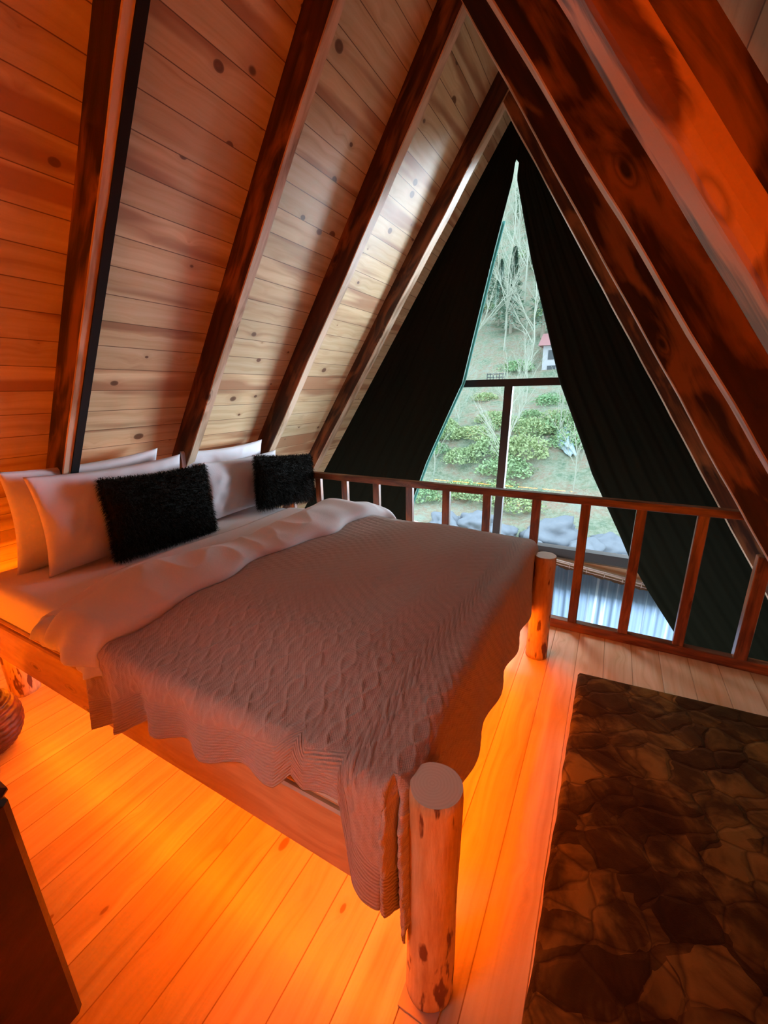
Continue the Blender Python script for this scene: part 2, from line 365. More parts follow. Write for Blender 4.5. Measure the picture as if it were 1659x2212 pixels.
# ------------------------------------------------------------ rafters
def rafter(label, k, c, y0, y1, depth, side, m_side, m_edge, z0, wav=0.0, rnd=0.0, seed=0, label_group=None, ztop=None):
    """inner edge line x = k z + c, near face y0, far face y1; side +1 = outer is -X (left)"""
    e = Vector((k, 0, 1)).normalized(); ztop = ZR+0.05 if ztop is None else ztop
    o0 = Vector((k*z0+c, y0, z0)); L = (ztop-z0)*math.hypot(k, 1)
    ex = e; ey = Vector((0, 1, 0)); ez = ex.cross(ey)      # ez: left slope -> outwards
    M_ = frame_matrix(o0, ex, ey)
    sgn = 1 if ez.x*side < 0 else -1
    w_ = y1-y0; n = 60
    rad = rnd if rnd else 0.004
    prof = []
    if rnd:
        for a in range(0, 7):
            th = a/6*PI/2; prof.append((rad*0.9-rad*0.9*math.sin(PI/2-th)*1.0, rad*(1-math.cos(PI/2-th))))
        prof = [(rad*0.9*(1-math.cos(t)), rad*(1-math.sin(t))) for t in [i/6*PI/2 for i in range(7)]]
        # from (0,rad) to (rad*.9,0)
        pr = [(0, depth)]+prof+[(w_-0.006, 0), (w_, 0.006), (w_, depth)]
    else:
        pr = [(0, depth), (0, 0.004), (0.004, 0), (w_-0.004, 0), (w_, 0.004), (w_, depth)]
    v = []
    for i in range(n+1):
        t = i/n*L
        for j, (a, d) in enumerate(pr):
            wv = wav*mnoise.noise(Vector((t*3.1, seed*7.7, 0.0))) if d < depth*0.8 else 0
            wv2 = wav*0.6*mnoise.noise(Vector((t*9.1, seed*3.3, j*0.3))) if d < depth*0.8 else 0
            v.append((t, a+wv2*0.5, sgn*(d+wv+wv2*0.4)))
    kk = len(pr); f = []; mi = []
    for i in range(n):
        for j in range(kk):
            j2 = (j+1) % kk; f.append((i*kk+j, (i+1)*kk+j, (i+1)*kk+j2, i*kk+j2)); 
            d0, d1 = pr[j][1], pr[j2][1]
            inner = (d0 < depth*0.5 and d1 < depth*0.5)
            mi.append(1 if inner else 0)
    f += [tuple(range(kk)), tuple(range(n*kk+kk-1, n*kk-1, -1))]; mi += [0, 0]
    o = obj('rafter', v, f, [m_side, m_edge], matrix=M_, smooth=False)
    o.data.polygons.foreach_set('material_index', mi)
    tag(o, label, 'rafter', label_group); return o, M_, L, sgn
DL = 0.164
rl = [(-3.078, 0.968, 1.036, 'left slope rafter nearest the camera, orange side and black strip along it'),
      (-3.070, 1.663, 1.72, 'scorched left slope rafter rising behind the middle of the pillows'),
      (-3.070, 2.40, 2.47, 'scorched left slope rafter rising above the right hand pillows'),
      (-3.092, 3.215, 3.31, 'left slope rafter closest to the window, beside the left curtain')]
for i, (c, y0, y1, lab) in enumerate(rl):
    o, M_, L, sg = rafter(lab, KL, c, y0, y1, DL+0.01, 1, M_RAFT if i else M_RAFTN, M_EDGE, -0.6, wav=0.006, seed=i)
    if i == 0:
        b = MB(); b.box((0.3, 0.035, -0.006*sg), (L-0.05, 0.069, 0.004*sg)); 
        so = b.build('black_strip', M_BLACK, o); so.matrix_world = M_ @ Matrix.Identity(4); so['label'] = 'black strip along the rafter edge'
rr = [(-0.606, 1.125, 3.226, 3.31, 0.28, 'right slope rafter closest to the window, bordering the right curtain', 0.006, 0.0),
      (-0.617, 1.156, 2.397, 2.46, 0.26, 'right slope rafter second from the window, thin bright edge', 0.005, 0.0),
      (-0.657, 1.264, 1.624, 1.71, 0.20, 'right slope rafter in the middle, with knots and orange scorched side', 0.006, 0.0),
      (-0.655, 1.250, 0.874, 1.04, 0.105, 'thick rounded right slope rafter nearest the camera, bright orange edge', 0.012, 0.05)]
for i, (k, c, y0, y1, d, lab, wv, rn) in enumerate(rr):
    rafter(lab, k, c, y0, y1, d, -1, M_RAFTN if i > 0 else M_RAFT, M_EDGE if i < 3 else M_LOGEDGE, -0.6, wav=wv, rnd=rn, seed=10+i)

# ------------------------------------------------------------ railing
rail = thing('railing', 'brown wooden baluster railing between the bed and the window', 'railing', (-0.7, 2.63, 0))
def part(mb, name, mat, parent, smooth=False):
    o = mb.build(name, mat, None, smooth); o.parent = parent
    o.matrix_parent_inverse = parent.matrix_world.inverted() if False else Matrix.Translation(-Vector(parent.location)); return o
b = MB(); b.box((-2.60, 2.60, 0.842), (0.69, 2.65, 0.888), bev=0.004); part(b, 'top_rail', M_RAIL, rail)
b = MB(); b.box((-2.90, 2.602, 0.0), (1.45, 2.655, 0.062), bev=0.004); part(b, 'bottom_rail', M_RAIL, rail)
def vbar(x, y0, y1, z0, z1, w_, lean=0.0):
    """vertical bar with its grain along local X"""
    m_ = frame_matrix((x, (y0+y1)/2, z0), (lean, 0, 1), (0, 1, 0)); h = (y1-y0)/2
    b = MB(); b.box((0, -h, -w_/2), (z1-z0, h, w_/2), bev=0.003)
    o = b.build('baluster', M_RAIL); o.parent = rail; o.matrix_parent_inverse = Matrix.Translation(-Vector(rail.location)); o.matrix_basis = m_
    return o
for x in (-2.33, -2.04, -1.785, -1.50, -1.225, -0.945, -0.662, -0.352, -0.075, 0.207, 0.487):
    vbar(x, 2.61, 2.645, 0.055, 0.845, 0.052)
vbar(0.768, 2.605, 2.655, 0.055, 0.66, 0.06)

# ------------------------------------------------------------ bed
bed = thing('bed', 'double bed with round log posts, pine side rails and a white mattress', 'bed', (-1.3, 1.45, 0))
def child(o, parent): o.parent = parent; o.matrix_parent_inverse = Matrix.Translation(-Vector(parent.location)); return o
m_log, lnt, lb_ = newmat('peeled_log', 0.5, 0.3)
x, y, z = objxyz(lnt)
ln = N(lnt, 'ShaderNodeTexNoise', i_Scale=1.0, i_Detail=5.0, i_Roughness=0.6); lk(lnt, comb(lnt, mth(lnt, 'MULTIPLY', x, 45), mth(lnt, 'MULTIPLY', y, 45), mth(lnt, 'MULTIPLY', z, 6)), ln.inputs['Vector'])
ln2 = N(lnt, 'ShaderNodeTexNoise', i_Scale=1.0, i_Detail=3.0); lk(lnt, comb(lnt, mth(lnt, 'MULTIPLY', x, 30), mth(lnt, 'MULTIPLY', y, 30), mth(lnt, 'MULTIPLY', z, 7)), ln2.inputs['Vector'])
lc = ramp(lnt, ln.outputs['Fac'], [(0.3, (0.66, 0.46, 0.25)), (0.6, (0.50, 0.30, 0.13)), (0.8, (0.36, 0.17, 0.07))])
lc = mix(lnt, ramp(lnt, ln2.outputs['Fac'], [(0.58, (0, 0, 0)), (0.63, (1, 1, 1))]), lc, (0.13, 0.045, 0.02))
lk(lnt, lc, lb_.inputs['Base Color']); bump(lnt, lb_, ln.outputs['Fac'], 0.5, 0.006)
m_cut, cnt, cb = newmat('log_end', 0.6, 0.25)
x, y, z = objxyz(cnt)
rr_ = mth(cnt, 'SQRT', mth(cnt, 'ADD', mth(cnt, 'MULTIPLY', x, x), mth(cnt, 'MULTIPLY', y, y)))
cn = N(cnt, 'ShaderNodeTexNoise', i_Scale=25.0, i_Detail=3.0); tc = cnt.nodes.new('ShaderNodeTexCoord'); lk(cnt, tc.outputs['Object'], cn.inputs['Vector'])
ring = mth(cnt, 'SINE', mth(cnt, 'ADD', mth(cnt, 'MULTIPLY', rr_, 900), mth(cnt, 'MULTIPLY', cn.outputs['Fac'], 6)))
lk(cnt, mix(cnt, mth(cnt, 'MULTIPLY_ADD', ring, 0.12, 0.3), (0.72, 0.62, 0.50), (0.55, 0.43, 0.31)), cb.inputs['Base Color'])
def log_post(cx, cy_, r, h, seed, lean=(0, 0)):
    n, k = 40, 28; v = []; f = []
    for i in range(k+1):
        z_ = h*i/k
        for j in range(n):
            th = 2*PI*j/n
            rr2 = r*(1+0.05*mnoise.noise(Vector((math.cos(th)*1.2+seed, math.sin(th)*1.2, z_*4)))+0.05*(1-z_/h))
            if i == k: rr2 *= 0.965
            v.append((math.cos(th)*rr2+lean[0]*z_, math.sin(th)*rr2+lean[1]*z_, z_ if i < k else z_+0.003))
    for i in range(k):
        for j in range(n): f.append((i*n+j, i*n+(j+1) % n, (i+1)*n+(j+1) % n, (i+1)*n+j))
    mi = [0]*len(f); f.append(tuple(range(k*n, k*n+n))); mi.append(1); f.append(tuple(range(n-1, -1, -1))); mi.append(0)
    o = obj('post', v, f, [m_log, m_cut]); o.data.polygons.foreach_set('material_index', mi)
    for p in o.data.polygons: p.use_smooth = p.material_index == 0 and len(p.vertices) == 4
    o.location = (cx, cy_, 0); return child(o, bed)
log_post(-0.252, 0.655, 0.0585, 0.675, 1, (0.012, 0.0)); log_post(-0.232, 2.25, 0.056, 0.625, 2)
log_post(-2.60, 0.70, 0.06, 0.64, 3); log_post(-2.60, 2.25, 0.06, 0.64, 4)
def beam_x(name, x0, x1, y0, y1, z0, z1, mat, bev=0.006):
    b = MB(); b.box((x0, y0, z0), (x1, y1, z1), bev=bev); return child(b.build(name, mat), bed)
beam_x('side_rail', -2.62, -0.30, 0.622, 0.66, 0.275, 0.485, M_BEDRAIL)
beam_x('side_rail', -2.62, -0.27, 2.23, 2.268, 0.275, 0.485, M_BEDRAIL)
beam_x('side_rail_ledge', -2.60, -0.30, 0.634, 0.672, 0.485, 0.503, M_BEDRAIL)
def beam_y(name, x0, x1, y0, y1, z0, z1, mat):
    b = MB(); b.box((x0, y0, z0), (x1, y1, z1), bev=0.005); return child(b.build(name, mat), bed)
beam_y('end_rail', -0.345, -0.31, 0.70, 2.20, 0.275, 0.46, M_BEDRAIL)
beam_y('end_rail', -2.64, -2.60, 0.74, 2.20, 0.275, 0.46, M_BEDRAIL)
b = MB()
for i in range(11): b.box((-2.45+i*0.2, 0.665, 0.43), (-2.37+i*0.2, 2.225, 0.45))
child(b.build('slats', M_BEDRAIL), bed)
b = MB(); b.box((-0.305, 0.575, 0.0), (-0.205, 0.70, 0.006), bev=0.001); child(b.build('foot_plate', M_ROD), bed)
# rounded mattress
def rounded_slab(name, x0, x1, y0, y1, z0, z1, r, mat, n=48, m=40, crown=0.0, seed=0, wob=0.003):
    vs = []; prof = [(0, 0.0)]
    k = 6
    ring = []
    for i in range(k+1):
        t = i/k*PI/2; ring.append((r*(1-math.sin(t)) if False else r-r*math.sin(t), z0+r-r*math.cos(t)))
    ring = [(r-r*math.sin(i/k*PI/2), z0+r-r*math.cos(i/k*PI/2)) for i in range(k+1)]+[(r-r*math.cos(i/k*PI/2), z1-r+r*math.sin(i/k*PI/2)) for i in range(k+1)]
    def outline(ins):
        pts = []; rc = 0.05
        for (cx, cyy, a0) in ((x1-rc, y0+rc, -PI/2), (x1-rc, y1-rc, 0), (x0+rc, y1-rc, PI/2), (x0+rc, y0+rc, PI)):
            for i in range(7):
                a = a0+i/6*PI/2; pts.append((cx+math.cos(a)*(rc-ins if rc > ins else 0.001), cyy+math.sin(a)*(rc-ins if rc > ins else 0.001)))
        return pts
    for ins, zz in ring:
        for (a, b_) in outline(min(ins, 0.045)): vs.append((a, b_, zz+wob*mnoise.noise(Vector((a*4, b_*4, seed)))))
    nn = 28; fs = []
    for i in range(len(ring)-1):
        for j in range(nn): fs.append((i*nn+j, i*nn+(j+1) % nn, (i+1)*nn+(j+1) % nn, (i+1)*nn+j))
    fs.append(tuple(range(nn-1, -1, -1))); fs.append(tuple(range((len(ring)-1)*nn, len(ring)*nn)))
    o = obj(name, vs, fs, mat, smooth=True); soft(o, 60); return o
child(rounded_slab('mattress', -2.60, -0.31, 0.645, 2.265, 0.475, 0.682, 0.04, M_SHEET), bed)

# LED strips at the bed, then unseen strips added for orange fill light
lm, lnt2, _ = newmat('orange_led')
em = lnt2.nodes.new('ShaderNodeEmission'); em.inputs[0].default_value = (1.0, 0.168, 0.001, 1); em.inputs[1].default_value = LED_POWER
lk(lnt2, em.outputs[0], lnt2.nodes['Material Output'].inputs[0])
lm2 = lm.copy(); lm2.node_tree.nodes['Emission'].inputs[1].default_value = RING_POWER
lm4 = lm.copy(); lm4.node_tree.nodes['Emission'].inputs[1].default_value = 330.0
lm3 = lm.copy(); lm3.node_tree.nodes['Emission'].inputs[1].default_value = 130.0
def led(name, a, b_, label, m=None):
    b = MB(); b.box(a, b_); o = b.build(name, m or lm); return tag(o, label, 'light strip')
led('led_strip', (-2.48, 0.645, 0.266), (-0.33, 0.655, 0.271), 'glowing orange light strip under the near side rail of the bed')
led('led_strip', (-0.335, 0.74, 0.266), (-0.325, 2.18, 0.271), 'glowing orange light strip under the foot of the bed')
led('led_strip', (-2.40, 2.242, 0.266), (-0.33, 2.252, 0.271), 'glowing orange light strip under the far side of the bed by the railing')
led('led_strip', (-2.55, -1.0, 0.10), (-2.54, 0.35, 0.105), 'unseen orange strip added along the base of the left slope as fill light', lm2)
led('led_strip', (1.30, -1.0, 0.10), (1.31, 0.1, 0.105), 'unseen orange strip added along the base of the right slope as fill light', lm4)
led('led_strip', (-2.3, -1.08, 0.12), (1.0, -1.07, 0.125), 'unseen orange strip added along the base of the wall behind the viewer as fill light', lm3)
led('led_strip', (-2.70, 0.60, 0.40), (-2.69, 2.3, 0.408), 'glowing orange light strip behind the head of the bed')

# ------------------------------------------------------------ duvet and blanket
XF, YN, YF = -0.335, 0.628, 2.275
def sstep(a, b_, x): t = np.clip((x-a)/(b_-a), 0, 1); return t*t*(3-2*t)
def top_z(X, Y):
    ex = sstep(0, 0.30, XF-X+0.02); ey = sstep(0, 0.35, Y-YN+0.02)*sstep(-0.03, 0.22, YF-Y+0.02)
    z = 0.690+0.028*ey+0.045*np.minimum(ex, 1)*ey
    z = z+0.006*np.sin(X*7+Y*3)*ey+0.004*np.sin(X*13-Y*9)*ey
    return z
def bend(d, R=0.045, flare=0.06):
    a = np.minimum(d/R, PI/2); rest = np.maximum(d-R*PI/2, 0)
    return R*np.sin(a)+flare*rest, R*(1-np.cos(a))+rest*math.sqrt(1-flare*flare)
def drape(X, Y, near_r=0.0, off=0.0):
    """flat cloth coordinates -> draped position over the bed"""
    dx = np.maximum(X-XF, 0); dn = np.maximum(YN-Y, 0); df = np.maximum(Y-YF, 0)
    Xc = np.minimum(X, XF); Yc = np.clip(Y, YN, YF)
    zt = top_z(Xc, Yc)+off
    # near side
    on, hn = bend(dn, 0.045, 0.05); of, hf = bend(df, 0.07, 0.02); ox, hx = bend(dx, 0.05, 0.04)
    rip = np.sin(2*PI*X/0.235+0.9*np.sin(X*5))*0.027*np.clip(hn/0.25, 0, 1.3)
    ripf = np.sin(2*PI*Y/0.33)*0.012*np.clip(hx/0.3, 0, 1)
    px = Xc+ox+ripf*(dx > 0); py = Yc-on+of; pz = zt-hn-hf-hx
    py = py-rip*(dn > 0)
    # near foot corner: both overhangs, folds hang on the near side, left of the post
    both = (dx > 0) & (dn > 0)
    rho = np.hypot(dx, dn); phi = np.arctan2(dn, dx)/(PI/2)        # 0 foot side, 1 near side
    _, hr = bend(rho, 0.05, 0.0)
    o2, _ = bend(rho, 0.045, 0.05)
    k = np.clip(hr/0.12, 0, 1)
    fx = XF+ox*(1-phi)*1.05
    fold = np.cos(2*PI*(phi-0.85)/0.5)
    fy = YN-on*phi**3-k*(0.020+0.026*fold)*sstep(0.0, 0.35, phi)*(1-0.5*phi**6)+0.03*k*(1-phi)**3
    px = np.where(both, fx, px); py = np.where(both, fy, py); pz = np.where(both, zt-hr*(1-0.06*np.sin(phi*PI)**2), pz)
    return px, py, pz
def cloth_obj(name, X, Y, P, mat, uv, thick=0.006, **kw):
    nu, nv = X.shape
    o = obj(name, np.stack(P, -1).reshape(-1, 3).tolist(), grid_faces(nu, nv), mat, smooth=True, uv=uv.reshape(-1, 2))
    if thick:
        m_ = o.modifiers.new('thickness', 'SOLIDIFY'); m_.thickness = thick; m_.offset = 0
    return o
def displaced(P, h):
    """offset a grid along its normals"""
    Q = np.stack(P, -1); du = np.gradient(Q, axis=0); dv = np.gradient(Q, axis=1)
    n = np.cross(du, dv); n /= np.linalg.norm(n, axis=-1, keepdims=True)+1e-9
    return [Q[..., i]+n[..., i]*h for i in range(3)]
# knitted bedspread
mk, knt, kb = newmat('knitted_blanket', 0.9, 0.1)
uvn = knt.nodes.new('ShaderNodeUVMap'); sx = knt.nodes.new('ShaderNodeSeparateXYZ'); lk(knt, uvn.outputs[0], sx.inputs[0])
U, V = sx.outputs[0], sx.outputs[1]
rib = mth(knt, 'SINE', mth(knt, 'MULTIPLY', V, 2*PI/0.0095))
band = ramp(knt, V, [(0.118, (1, 1, 1)), (0.124, (0, 0, 0))])
stv = mth(knt, 'MULTIPLY', mth(knt, 'SINE', mth(knt, 'MULTIPLY', U, 2*PI/0.006)), mth(knt, 'SINE', mth(knt, 'ADD', mth(knt, 'MULTIPLY', V, 2*PI/0.008), mth(knt, 'MULTIPLY', mth(knt, 'ABSOLUTE', mth(knt, 'SINE', mth(knt, 'MULTIPLY', U, PI/0.006))), 2.0))))
kn = N(knt, 'ShaderNodeTexNoise', i_Scale=260.0, i_Detail=2.0); lk(knt, comb(knt, U, V, 0.0), kn.inputs['Vector'])
PER = 0.092
uvf = knt.nodes.new('ShaderNodeUVMap'); uvf.uv_map = 'Flat'; uvn.uv_map = 'UVMap'; sxf = knt.nodes.new('ShaderNodeSeparateXYZ'); lk(knt, uvf.outputs[0], sxf.inputs[0]); VF = sxf.outputs[1]
ucol = mth(knt, 'DIVIDE', U, PER); cid = mth(knt, 'FLOOR', ucol)
s_ = mth(knt, 'MULTIPLY', mth(knt, 'SUBTRACT', mth(knt, 'FRACT', ucol), 0.5), PER)
tt = mth(knt, 'MULTIPLY', mth(knt, 'SINE', mth(knt, 'ADD', mth(knt, 'MULTIPLY', VF, 2*PI/0.165), mth(knt, 'MULTIPLY', cid, 1.3))), 0.020)
def ridge(d_, w2): return mth(knt, 'EXPONENT', mth(knt, 'MULTIPLY', mth(knt, 'MULTIPLY', mth(knt, 'DIVIDE', d_, w2), mth(knt, 'DIVIDE', d_, w2)), -1.0))
r1 = ridge(mth(knt, 'SUBTRACT', s_, tt), 0.0065); r2 = ridge(mth(knt, 'ADD', s_, tt), 0.0065)
r3 = ridge(mth(knt, 'SUBTRACT', mth(knt, 'ABSOLUTE', s_), 0.036), 0.0035)
notband = mth(knt, 'SUBTRACT', 1.0, band)
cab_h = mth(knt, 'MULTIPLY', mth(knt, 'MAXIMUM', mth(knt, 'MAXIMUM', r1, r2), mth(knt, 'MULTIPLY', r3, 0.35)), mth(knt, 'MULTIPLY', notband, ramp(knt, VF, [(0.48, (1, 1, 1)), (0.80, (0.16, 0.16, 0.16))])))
n_cab = knt.nodes.new('ShaderNodeBump'); n_cab.inputs['Strength'].default_value = 0.9; n_cab.inputs['Distance'].default_value = 0.0036
lk(knt, cab_h, n_cab.inputs['Height'])
kh = mth(knt, 'ADD', mth(knt, 'MULTIPLY', mth(knt, 'MULTIPLY', rib, band), 1.5), mth(knt, 'ADD', mth(knt, 'MULTIPLY', stv, 0.35), kn.outputs['Fac']))
n_fine = knt.nodes.new('ShaderNodeBump'); n_fine.inputs['Strength'].default_value = 0.7; n_fine.inputs['Distance'].default_value = 0.002
lk(knt, kh, n_fine.inputs['Height']); lk(knt, n_cab.outputs[0], n_fine.inputs['Normal']); lk(knt, n_fine.outputs[0], kb.inputs['Normal'])
kcol = mix(knt, kn.outputs['Fac'], (0.58, 0.44, 0.365), (0.50, 0.365, 0.295))
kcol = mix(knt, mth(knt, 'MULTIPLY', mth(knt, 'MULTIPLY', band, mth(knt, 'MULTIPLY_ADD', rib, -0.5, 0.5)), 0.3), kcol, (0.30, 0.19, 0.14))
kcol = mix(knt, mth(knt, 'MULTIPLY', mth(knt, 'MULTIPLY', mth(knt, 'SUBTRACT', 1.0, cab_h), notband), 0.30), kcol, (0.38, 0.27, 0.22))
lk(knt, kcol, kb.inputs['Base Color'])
kb.inputs['Sheen Weight'].default_value = 0.25; kb.inputs['Sheen Roughness'].default_value = 0.5
ktr = knt.nodes.new('ShaderNodeBsdfTranslucent'); lk(knt, kcol, ktr.inputs[0])
kmx = knt.nodes.new('ShaderNodeMixShader'); kmx.inputs[0].default_value = 0.12
lk(knt, kb.outputs[0], kmx.inputs[1]); lk(knt, ktr.outputs[0], kmx.inputs[2]); lk(knt, kmx.outputs[0], knt.nodes['Material Output'].inputs[0])

HX = -1.50                                             # head edge of the blanket
nu, nv = 380, 560
XE = XF+0.41
gu = np.linspace(0, 1, nu)[:, None]*np.ones((1, nv)); gv = np.ones((nu, 1))*np.linspace(0, 1, nv)[None, :]
tY = gv
Yfar = YF+0.14
drop = np.interp(gu[:, 0], [0, 0.06, 0.19, 0.39, 0.55, 0.58, 0.60, 0.665, 0.70, 0.74, 0.82, 1.0], [0.365, 0.35, 0.235, 0.215, 0.17, 0.115, 0.155, 0.125, 0.30, 0.35, 0.37, 0.39])[:, None]*np.ones((1, nv))
Y0 = YN-drop
Yb = Y0+(Yfar-Y0)*gv
hx = HX+0.20*np.clip((Yb-YN)/(YF-YN), -0.1, 1.0)
Xb = hx+(XE-hx)*gu
P = drape(Xb, Yb)
vd = Yb-Y0                                              # distance from the near hem
def cables(X, D):
    per = 0.092; c = (np.floor(X/per)+0.5)*per; s = X-c; t = D*2*PI/0.165+1.3*np.floor(X/per)
    a1 = 0.020*np.sin(t); a2 = 0.020*np.sin(t+PI)
    w_ = 0.0105
    h = np.maximum(np.exp(-((s-a1)/w_)**2)*(1+0.25*np.cos(t)), np.exp(-((s-a2)/w_)**2)*(1-0.25*np.cos(t)))
    h = np.maximum(h, 0.55*np.exp(-((np.abs(s)-0.036)/0.005)**2))
    return h
h = 0.0022*(1-0.85*sstep(0.40, 0.85, vd))*cables(Xb, Yb-YN+0.3)*sstep(0.118, 0.135, vd)
h = h+0.0015*np.sin(2*PI*Xb/0.049)*np.sin(2*PI*vd/0.045)
P = displaced(P, -h if False else h)
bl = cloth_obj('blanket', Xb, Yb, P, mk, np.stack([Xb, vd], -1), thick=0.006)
l2 = bl.data.uv_layers.new(name='Flat'); vi_ = np.empty(len(bl.data.loops), dtype=np.int32); bl.data.loops.foreach_get('vertex_index', vi_)
l2.data.foreach_set('uv', np.stack([Xb, Yb-YN+0.3], -1).reshape(-1, 2).astype(np.float32)[vi_].ravel())
tag(bl, 'brown cable knit blanket draped over the foot of the bed', 'blanket')
# make sure the knit relief faces outwards
# duvet body under the blanket, a little overhang at the near side
nu, nv = 120, 160
gu = np.linspace(0, 1, nu)[:, None]*np.ones((1, nv)); gv = np.ones((nu, 1))*np.linspace(0, 1, nv)[None, :]
Xd = -1.90+(XF+0.07+1.90)*gu
dd = np.interp(gu[:, 0], [0, 0.3, 0.6, 1], [0.12, 0.12, 0.10, 0.06])[:, None]
Yd = YN-dd+(YF+0.05-YN+dd)*gv
Pd = list(drape(Xd, Yd, off=-0.014))
duv = thing('duvet', 'white duvet on the bed, its head end folded back over the brown blanket', 'duvet', (-1.2, 1.45, 0.69))
Pd[1] = np.where(Yd < YN, Pd[1]+0.014, Pd[1]); Pd[2] = Pd[2]-0.006; Pd[0] = np.where(Xd > XF, Pd[0]-0.012, Pd[0])
child(cloth_obj('duvet_body', Xd, Yd, Pd, M_DUVET, np.stack([Xd, Yd], -1), 0.004), duv)
# folded-back band: puffy roll lying over the blanket edge
nu, nv = 90, 300
gu = np.linspace(0, 1, nu)[:, None]*np.ones((1, nv)); gv = np.ones((nu, 1))*np.linspace(0, 1, nv)[None, :]
Ya = YN-0.085; Yz = YF+0.15
Yq = Ya+(Yz-Ya)*gv
s01 = np.clip((Yq-YN)/(YF-YN), -0.2, 1.1)
xh = -1.75+0.17*s01+0.03*np.sin(Yq*5.0)                # head side
xf = -1.40+0.17*s01+0.022*np.sin(Yq*8.5)+0.012*np.sin(Yq*19)     # foot side, lies on the blanket
th = gu*1.9*PI/1.9                                       # 0..pi over the top, then tuck
prof_x = (1-np.cos(th))/2
prof_h = np.sin(th)**0.55
Xq = xh+(xf-xh)*prof_x
bx, by, bz = drape(Xq, Yq)
thick = 0.075*(0.75+0.25*np.sin(Yq*3+1))
wr = np.zeros_like(Xq)
for i in range(nu):
    for j in range(nv):
        q = Vector((Xq[i, j]*2.5, Yq[i, j]*4.0, 0.3)); q2 = Vector((Xq[i, j]*3.5+Yq[i, j]*2, Yq[i, j]*5.5, 4.3))
        wr[i, j] = 0.016*mnoise.noise(q)+0.009*(1-abs(mnoise.noise(q2))*2.5)
dnn = np.clip((YN-Yq)/0.06, 0, 1)
lift = thick*prof_h*(1-0.25*dnn)+wr*prof_h
Pq = [bx, by-lift*dnn*0.8, bz+lift*(1-dnn)+0.004]
Pq[1] = Pq[1]+0.012*np.sin(Xq*42)*dnn
Pq[2] = Pq[2]+0.018*np.sin(Xq*15+1)*dnn
child(cloth_obj('duvet_fold', Xq, Yq, Pq, M_DUVET, np.stack([Xq, Yq], -1), 0.005), duv)
# loose open end of the duvet cover hanging beside the fold
nu, nv = 60, 30
gu = np.linspace(0, 1, nu)[:, None]*np.ones((1, nv)); gv = np.ones((nu, 1))*np.linspace(0, 1, nv)[None, :]
Xo = -1.84+0.40*gu; Yo = YN+0.02-(0.10+0.06*gu)*gv
ox_, oy_, oz_ = drape(Xo, Yo)
ff = 0.014*np.sin(gu*16)*gv+0.008*np.sin(gu*37)*gv
child(cloth_obj('duvet_opening', Xo, Yo, [ox_-0.02*gv*(1-gu), oy_-ff-0.012, oz_+0.008*np.sin(gu*21)*gv-0.01], M_DUVET, np.stack([Xo, Yo], -1), 0.003), duv)

# ------------------------------------------------------------ pillows
def pillow_mesh(W, H, T, seed, n=56, pinch=0.07, wr=0.012, flat=0.62):
    v = []; 
    for side in (1, -1):
        for i in range(n+1):
            for j in range(n+1):
                u = -1+2*i/n; w_ = -1+2*j/n
                us = math.copysign(abs(u)**0.8, u) if abs(u) < 1 else u; ws = math.copysign(abs(w_)**0.8, w_) if abs(w_) < 1 else w_
                u, w_ = us, ws
                e = (max(0, 1-u*u))*(max(0, 1-w_*w_)); t = e**0.42 if e > 0 else 0
                x_ = u*(1-pinch*(1-w_*w_)**1.0*u*u); y_ = w_*(1-pinch*1.3*(1-u*u)*w_*w_)
                sag = 0.25*(1-w_)/2
                q = Vector((u*2.1+seed*3.7, w_*2.1, side*0.7+seed)); q2 = Vector((u*4.5+seed, w_*3.0-u*2, side+seed*2.2))
                d = wr*(mnoise.noise(q)*0.9+(0.25-abs(mnoise.noise(q2*0.8)))*0.7)*min(1, e*2.5)
                v.append((x_*W/2, side*(t*T/2*(0.85+sag)+d*(1 if t > 0 else 0)), y_*H/2))
    f = []; k = (n+1)**2
    for s_i in range(2):
        for i in range(n):
            for j in range(n):
                a = s_i*k+i*(n+1)+j; q = (a, a+1, a+n+2, a+n+1); f.append(q if s_i == 1 else q[::-1])
    return v, f
def weld(o, d=0.0006):
    import bmesh
    bm = bmesh.new(); bm.from_mesh(o.data); bmesh.ops.remove_doubles(bm, verts=bm.verts, dist=d); bmesh.ops.recalc_face_normals(bm, faces=bm.faces); bm.to_mesh(o.data); bm.free()
def pillow(name, label, base, base_dir, H, W, T, lean, mat, seed, group=None, roll=0.0, cat='pillow', wr=0.020, pinch=0.07):
    """base: centre of the lower edge; base_dir: horizontal width direction angle; lean: tilt towards -X"""
    v, f = pillow_mesh(W, H, T, seed, pinch=pinch, wr=wr)
    ex = Vector((math.cos(base_dir), math.sin(base_dir), 0)); back = Vector((0, 0, 1)).cross(ex)   # normal pointing to head side
    if back.x > 0: back = -back
    ez = (Vector((0, 0, 1))*math.cos(lean)+back*math.sin(lean)).normalized(); ey = ez.cross(ex).normalized()
    ex2 = ex*math.cos(roll)+ez*math.sin(roll); ez2 = ez*math.cos(roll)-ex*math.sin(roll)
    m_ = Matrix.Identity(4); c = Vector(base)+ez*H/2
    for i in range(3): m_[i][0] = ex2[i]; m_[i][1] = ey[i]; m_[i][2] = ez2[i]; m_[i][3] = c[i]
    o = obj(name, v, f, mat, smooth=True, matrix=m_); weld(o)
    return tag(o, label, cat, group)
D90 = PI/2
pillow('pillow', 'white pillow furthest left on the bed, standing upright against the slope', (-2.455, 1.115, 0.676), D90, 0.55, 0.74, 0.13, -0.27, M_PILLOW, 1, roll=0.02)
pillow('pillow', 'white pillow between the leftmost pillow and the larger dark cushion', (-2.255, 1.185, 0.68), D90-0.03, 0.49, 0.76, 0.15, -0.02, M_PILLOW, 2, roll=0.0)
